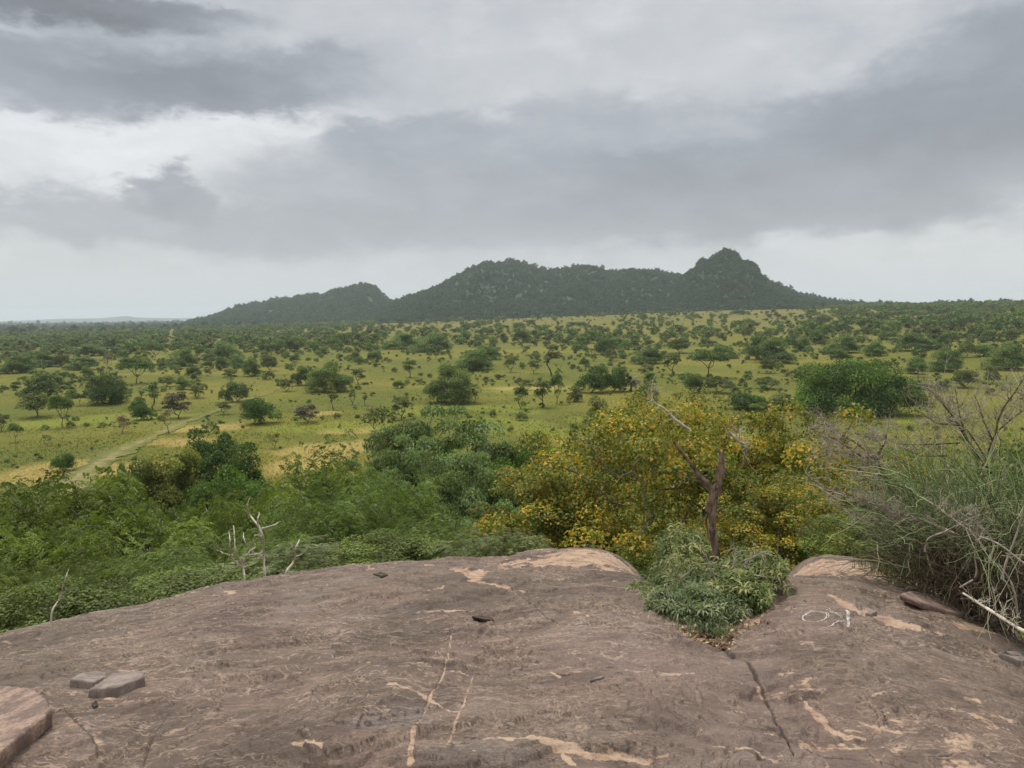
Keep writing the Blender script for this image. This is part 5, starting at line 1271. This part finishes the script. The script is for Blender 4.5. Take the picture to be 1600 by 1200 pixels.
# fallen bleached stick on the rim
V1, F1, Q, _ = limb(P3((1505, 927), (1530, 943), (1560, 962), (1585, 978), (1606, 990), d=[6.05, 5.9, 5.72, 5.6, 5.45]), .008, .013, 24, 7, .1, 5)
g = np.random.default_rng(3); tz_ = twigs(Q, 14, .10, (-.3, 0, .8), g, .004, 2)
st = link('fallen_stick', mesh('fallen_stick', *merge([(V1, F1)]+tz_), PALEWOOD, smooth=True)); tag(st, 'bleached fallen stick lying on the right rim of the rock', 'stick')

# ---- bleached saplings on the left rim
def sapling(limbs, label, r, seed, d=10.2):
    base = P3(limbs[0][0], d=d)[0]; base[2] = min(base[2], gz_at(base[0], base[1])+.0)
    e = bpy.data.objects.new('bare_sapling', None); col.objects.link(e); e.location = base; tag(e, label, 'sapling', 'bleached saplings behind the left rim')
    W_ = []
    for k, q in enumerate(limbs):
        s = 1 if k == 0 else .62; dd = [d+.12*math.sin(i*2+k) for i in range(len(q))]; Pq = P3(*q, d=dd)
        if k == 0: Pq = np.concatenate([[base-[0, 0, .3]], Pq])
        V, F, Q, _ = limb(Pq, r*s, r*.3*s, 30, 7, .10, seed+k, .007); 
        if k == 0: link('trunk', mesh('trunk', V-base, F, PALEWOOD, smooth=True), e)
        else: link('branch', mesh('branch', V-base, F, PALEWOOD, smooth=True), e)
sapling([((382, 908), (379, 885), (369, 862), (366, 840), (364, 821)), ((379, 887), (362, 870), (360, 847), (361, 832)), ((363, 868), (348, 866), (336, 864)), ((380, 881), (390, 862), (398, 857), (392, 846)), ((384, 868), (405, 866), (412, 864))], 'left bleached sapling with several crooked prongs behind the rock rim', .019, 61)
sapling([((414, 903), (412, 870), (411, 840), (403, 821), (390, 802), (388, 787), (391, 776)), ((412, 870), (394, 862), (384, 847), (383, 832)), ((409, 826), (424, 821), (437, 814)), ((403, 820), (402, 810), (401, 802)), ((412, 842), (404, 836), (398, 838))], 'taller bleached sapling right of the crooked pronged one', .021, 71)
sapling([((446, 898), (459, 877), (461, 859), (464, 850), (467, 844)), ((462, 870), (475, 864), (489, 853)), ((461, 862), (456, 855), (455, 848))], 'smallest thin bare sapling farther right along the rim', .017, 81)
sapling([((80, 962), (92, 935), (99, 912), (105, 893)), ((92, 935), (100, 925), (104, 915))], 'thin pale twig standing over the left corner of the rock', .011, 91, 8.7)
# ---- leafless twigs showing in the golden tree
g = np.random.default_rng(4)
for q, dd, lab in ((((1078, 672), (1055, 655), (1040, 640), (1024, 630), (1020, 615)), 17.0, 'pale bare twig at the top left of the golden crown'), (((1140, 675), (1155, 690), (1168, 697), (1162, 708)), 16.6, 'curved pale bare twig in the middle of the golden crown')):
    V, F, Q, _ = limb(P3(*q, d=dd), .035, .010, 20, 6, .1, 2, .01); t_ = twigs(Q, 9, .35, (-.2, 0, .6), g, .010, 2)
    o_ = link('bare_twig', mesh('bare_twig', *merge([(V, F)]+t_), PALEWOOD, smooth=True)); tag(o_, lab, 'twig')

# ---- loose slabs on the rock
m, nt, b, o = newmat('slab_stone'); g_ = nt.nodes.new('ShaderNodeNewGeometry').outputs['Position']
s1 = noise(nt, g_, 9, 6, .65); s2 = noise(nt, g_, 55, 4, .65)
c = mix(nt, s1.ss(.4, .62), (.165, .125, .105), (.265, .215, .180)); c = mix(nt, s2.ss(.5, .7)*.5, c, (.10, .08, .07))
nt.links.new(c, b.inputs['Base Color']); bump(nt, b, s1+s2*.5, .6, .01); SLAB = m
m, nt, b, o = newmat('freshly_broken_stone'); g_ = nt.nodes.new('ShaderNodeNewGeometry').outputs['Position']
s1 = noise(nt, g_, 7, 6, .65); s2 = noise(nt, g_, 45, 4, .65)
c = mix(nt, s1.ss(.42, .58), (.17, .115, .09), (.33, .225, .165)); c = mix(nt, s2.ss(.45, .62)*.6, c, (.12, .09, .08)); c = mix(nt, s2.ss(.42, .3)*.5, c, (.42, .34, .26)); nt.links.new(c, b.inputs['Base Color']); bump(nt, b, s1+s2*.5, .6, .01); SLABP = m
def slab(outline, th, label, mat=SLAB, tilt=(0, 0), seed=0, lift=.0, name='stone_slab', dark=False, cat='stone', taper=.04):
    P = np.array([rockpt(*q) for q in outline]); c0 = P.mean(0); g = np.random.default_rng(seed)
    # subdivide the rim so it chips irregularly
    Q = []
    for i in range(len(P)):
        a_, b_ = P[i], P[(i+1) % len(P)]; n_ = max(2, int(np.hypot(*(b_-a_))/.025))
        for t in range(n_): Q.append(a_+(b_-a_)*t/n_ + (g.normal(0, .0028, 2) if t else 0))
    Q = np.array(Q)-c0; n_ = len(Q); zb = rock_z(Q[:, 0]+c0[0], Q[:, 1]+c0[1]); z0 = rock_z(*c0)
    pl = np.linalg.lstsq(np.column_stack([Q, np.ones(n_)]), zb-z0, rcond=None)[0]
    flat = Q@pl[:2]+pl[2] + Q@np.array(tilt) + lift + .004
    rings = [(1.0+taper, -.012), (1.0+taper*.6, th*.15), (1.0+taper*.2, th*.55), (.99, th*.85), (.965, th)]
    V = []
    for s_, h_ in rings: V.append(np.column_stack([Q*s_, flat+h_+g.normal(0, .0012, n_)]))
    for s_ in (.75, .5, .25): V.append(np.column_stack([Q*s_, flat*s_+(pl[2]+lift)*(1-s_)+th+fbm(Q[:, 0]*9*s_+seed, Q[:, 1]*9*s_, 3)*.010]))
    V.append(np.array([[0, 0, pl[2]+lift+th]])); nr = len(rings)+3; V = np.concatenate(V)
    i = np.arange(n_); F = [np.stack([r*n_+i, r*n_+(i+1) % n_, (r+1)*n_+(i+1) % n_, (r+1)*n_+i], 1) for r in range(nr-1)]
    T_ = np.stack([(nr-1)*n_+i, (nr-1)*n_+(i+1) % n_, np.full(n_, nr*n_)], 1)
    F = np.concatenate(F)
    ar = np.sum(Q[:, 0]*np.roll(Q[:, 1], -1)-Q[:, 1]*np.roll(Q[:, 0], -1))
    if ar < 0: F = F[:, ::-1]; T_ = T_[:, ::-1]
    o_ = link(name, mesh(name, V, [F, T_], mat), None, (c0[0], c0[1], float(z0))); tag(o_, label, cat); return o_
slab([(111, 1086), (148, 1087), (168, 1070), (166, 1061), (150, 1060), (128, 1068)], .032, 'smaller of two loose slabs side by side at the left', seed=1)
slab([(140, 1101), (184, 1101), (226, 1082), (226, 1072), (208, 1066), (176, 1068)], .040, 'larger of two loose slabs side by side at the left', seed=2)
slab([(-60, 1235), (0, 1212), (30, 1188), (84, 1146), (76, 1128), (54, 1104), (0, 1094), (-70, 1098)], .07, 'thick pinkish broken slab at the lower left corner', SLABP, seed=3, taper=-.03)
slab([(1405, 944), (1440, 954), (1480, 963), (1504, 967), (1510, 958), (1500, 946), (1460, 938), (1422, 934)], .032, 'long flat slab lying on the right side of the rock', SLABP, seed=4, taper=-.02, lift=.02, tilt=(.0, .03))
slab([(1558, 1030), (1590, 1038), (1625, 1038), (1620, 1020), (1580, 1018)], .022, 'grey slab cut by the right picture edge', seed=5)
slab([(172, 966), (198, 968), (222, 962), (216, 953), (196, 954)], .030, 'small tilted slab on the left rim of the rock', seed=6)
slab([(737, 976), (752, 978), (772, 972), (770, 966), (750, 964)], .014, 'small dark flake in the middle of the rock', mat=BARKD, seed=7, lift=.006, taper=-.1)
slab([(1414, 927), (1424, 929), (1434, 926), (1428, 920), (1418, 920)], .03, 'pebble sized grey stone touching the long flat slab', seed=8)
slab([(583, 904), (598, 906), (606, 903), (596, 900)], .012, 'little dark flake near the middle rim', mat=BARKD, seed=9)
slab([(1352, 965), (1362, 968), (1370, 962), (1362, 957)], .03, 'small brown stone on the pale vein', seed=10)
slab([(870, 1042), (880, 1045), (890, 1043), (884, 1039)], .004, 'tiny chip among the pale flecks', SLABP, seed=11)
slab([(922, 1056), (938, 1054), (944, 1050), (930, 1051)], .006, 'thin grey chip right of the pale flecks', seed=12)
slab([(144, 1113), (148, 1116), (154, 1114), (150, 1110)], .010, 'tiny pebble below the two loose slabs', BARKD, seed=13)
slab([(1594, 1000), (1600, 1004), (1612, 1003), (1606, 998)], .012, 'tiny chip near the right picture edge', SLABP, seed=14)

# ---- the fish drawn on the rock in pale chalk
m, nt, b, o = newmat('chalk'); g_ = nt.nodes.new('ShaderNodeNewGeometry').outputs['Position']; s2 = noise(nt, g_, 70, 4, .7)
c = mix(nt, s2.ss(.38, .56), (.24, .19, .165), (.52, .47, .42)); nt.links.new(c, b.inputs['Base Color'])
def chalk(pts, w, n=60, ph=0):
    P = smooth(np.array([list(rockpt(*q)) + [0] for q in pts]), n)[:, :2]; T = nrm(np.gradient(P, axis=0)); Nn = np.column_stack([-T[:, 1], T[:, 0]])
    ww = w*(1+.5*pn(np.arange(n)*.35+ph, np.full(n, .3+ph)))[:, None]; P = P+Nn*(pn(np.arange(n)*.2+ph, np.full(n, 9.7))*.003)[:, None]
    rows = [P+Nn*ww*k for k in (-1, -.33, .33, 1)]; V = np.stack(rows, 1).reshape(-1, 2); z = rock_z(V[:, 0], V[:, 1])+.0035
    i = np.arange(n-1)[:, None]*4; j = np.arange(3)[None]; return np.column_stack([V, z]), np.stack([i+j, i+j+1, i+j+5, i+j+4], -1).reshape(-1, 4)
el = [(1273+19*math.cos(a), 970.5+8.0*math.sin(a)) for a in np.linspace(.1, 6.5, 16)]
el2 = [(1274+21*math.cos(a), 970+8.6*math.sin(a)) for a in np.linspace(3.4, 7.6, 12)]
strokes = [chalk(el, .0038, 90, 1), chalk(el2, .0026, 70, 2), chalk([(1291, 960), (1302, 964), (1312, 970), (1323, 976)], .0036, 50, 3), chalk([(1294, 959), (1308, 966), (1322, 974)], .0024, 50, 4), chalk([(1298, 986), (1310, 982), (1322, 976)], .0042, 50, 5),
           chalk([(1323, 961), (1325, 973), (1325, 986)], .0075, 40, 6), chalk([(1326, 963), (1327, 975), (1326, 984)], .004, 40, 7)]
V, F = merge(strokes); o_ = link('chalk_drawing', mesh('chalk_drawing', V, F, m), rock)
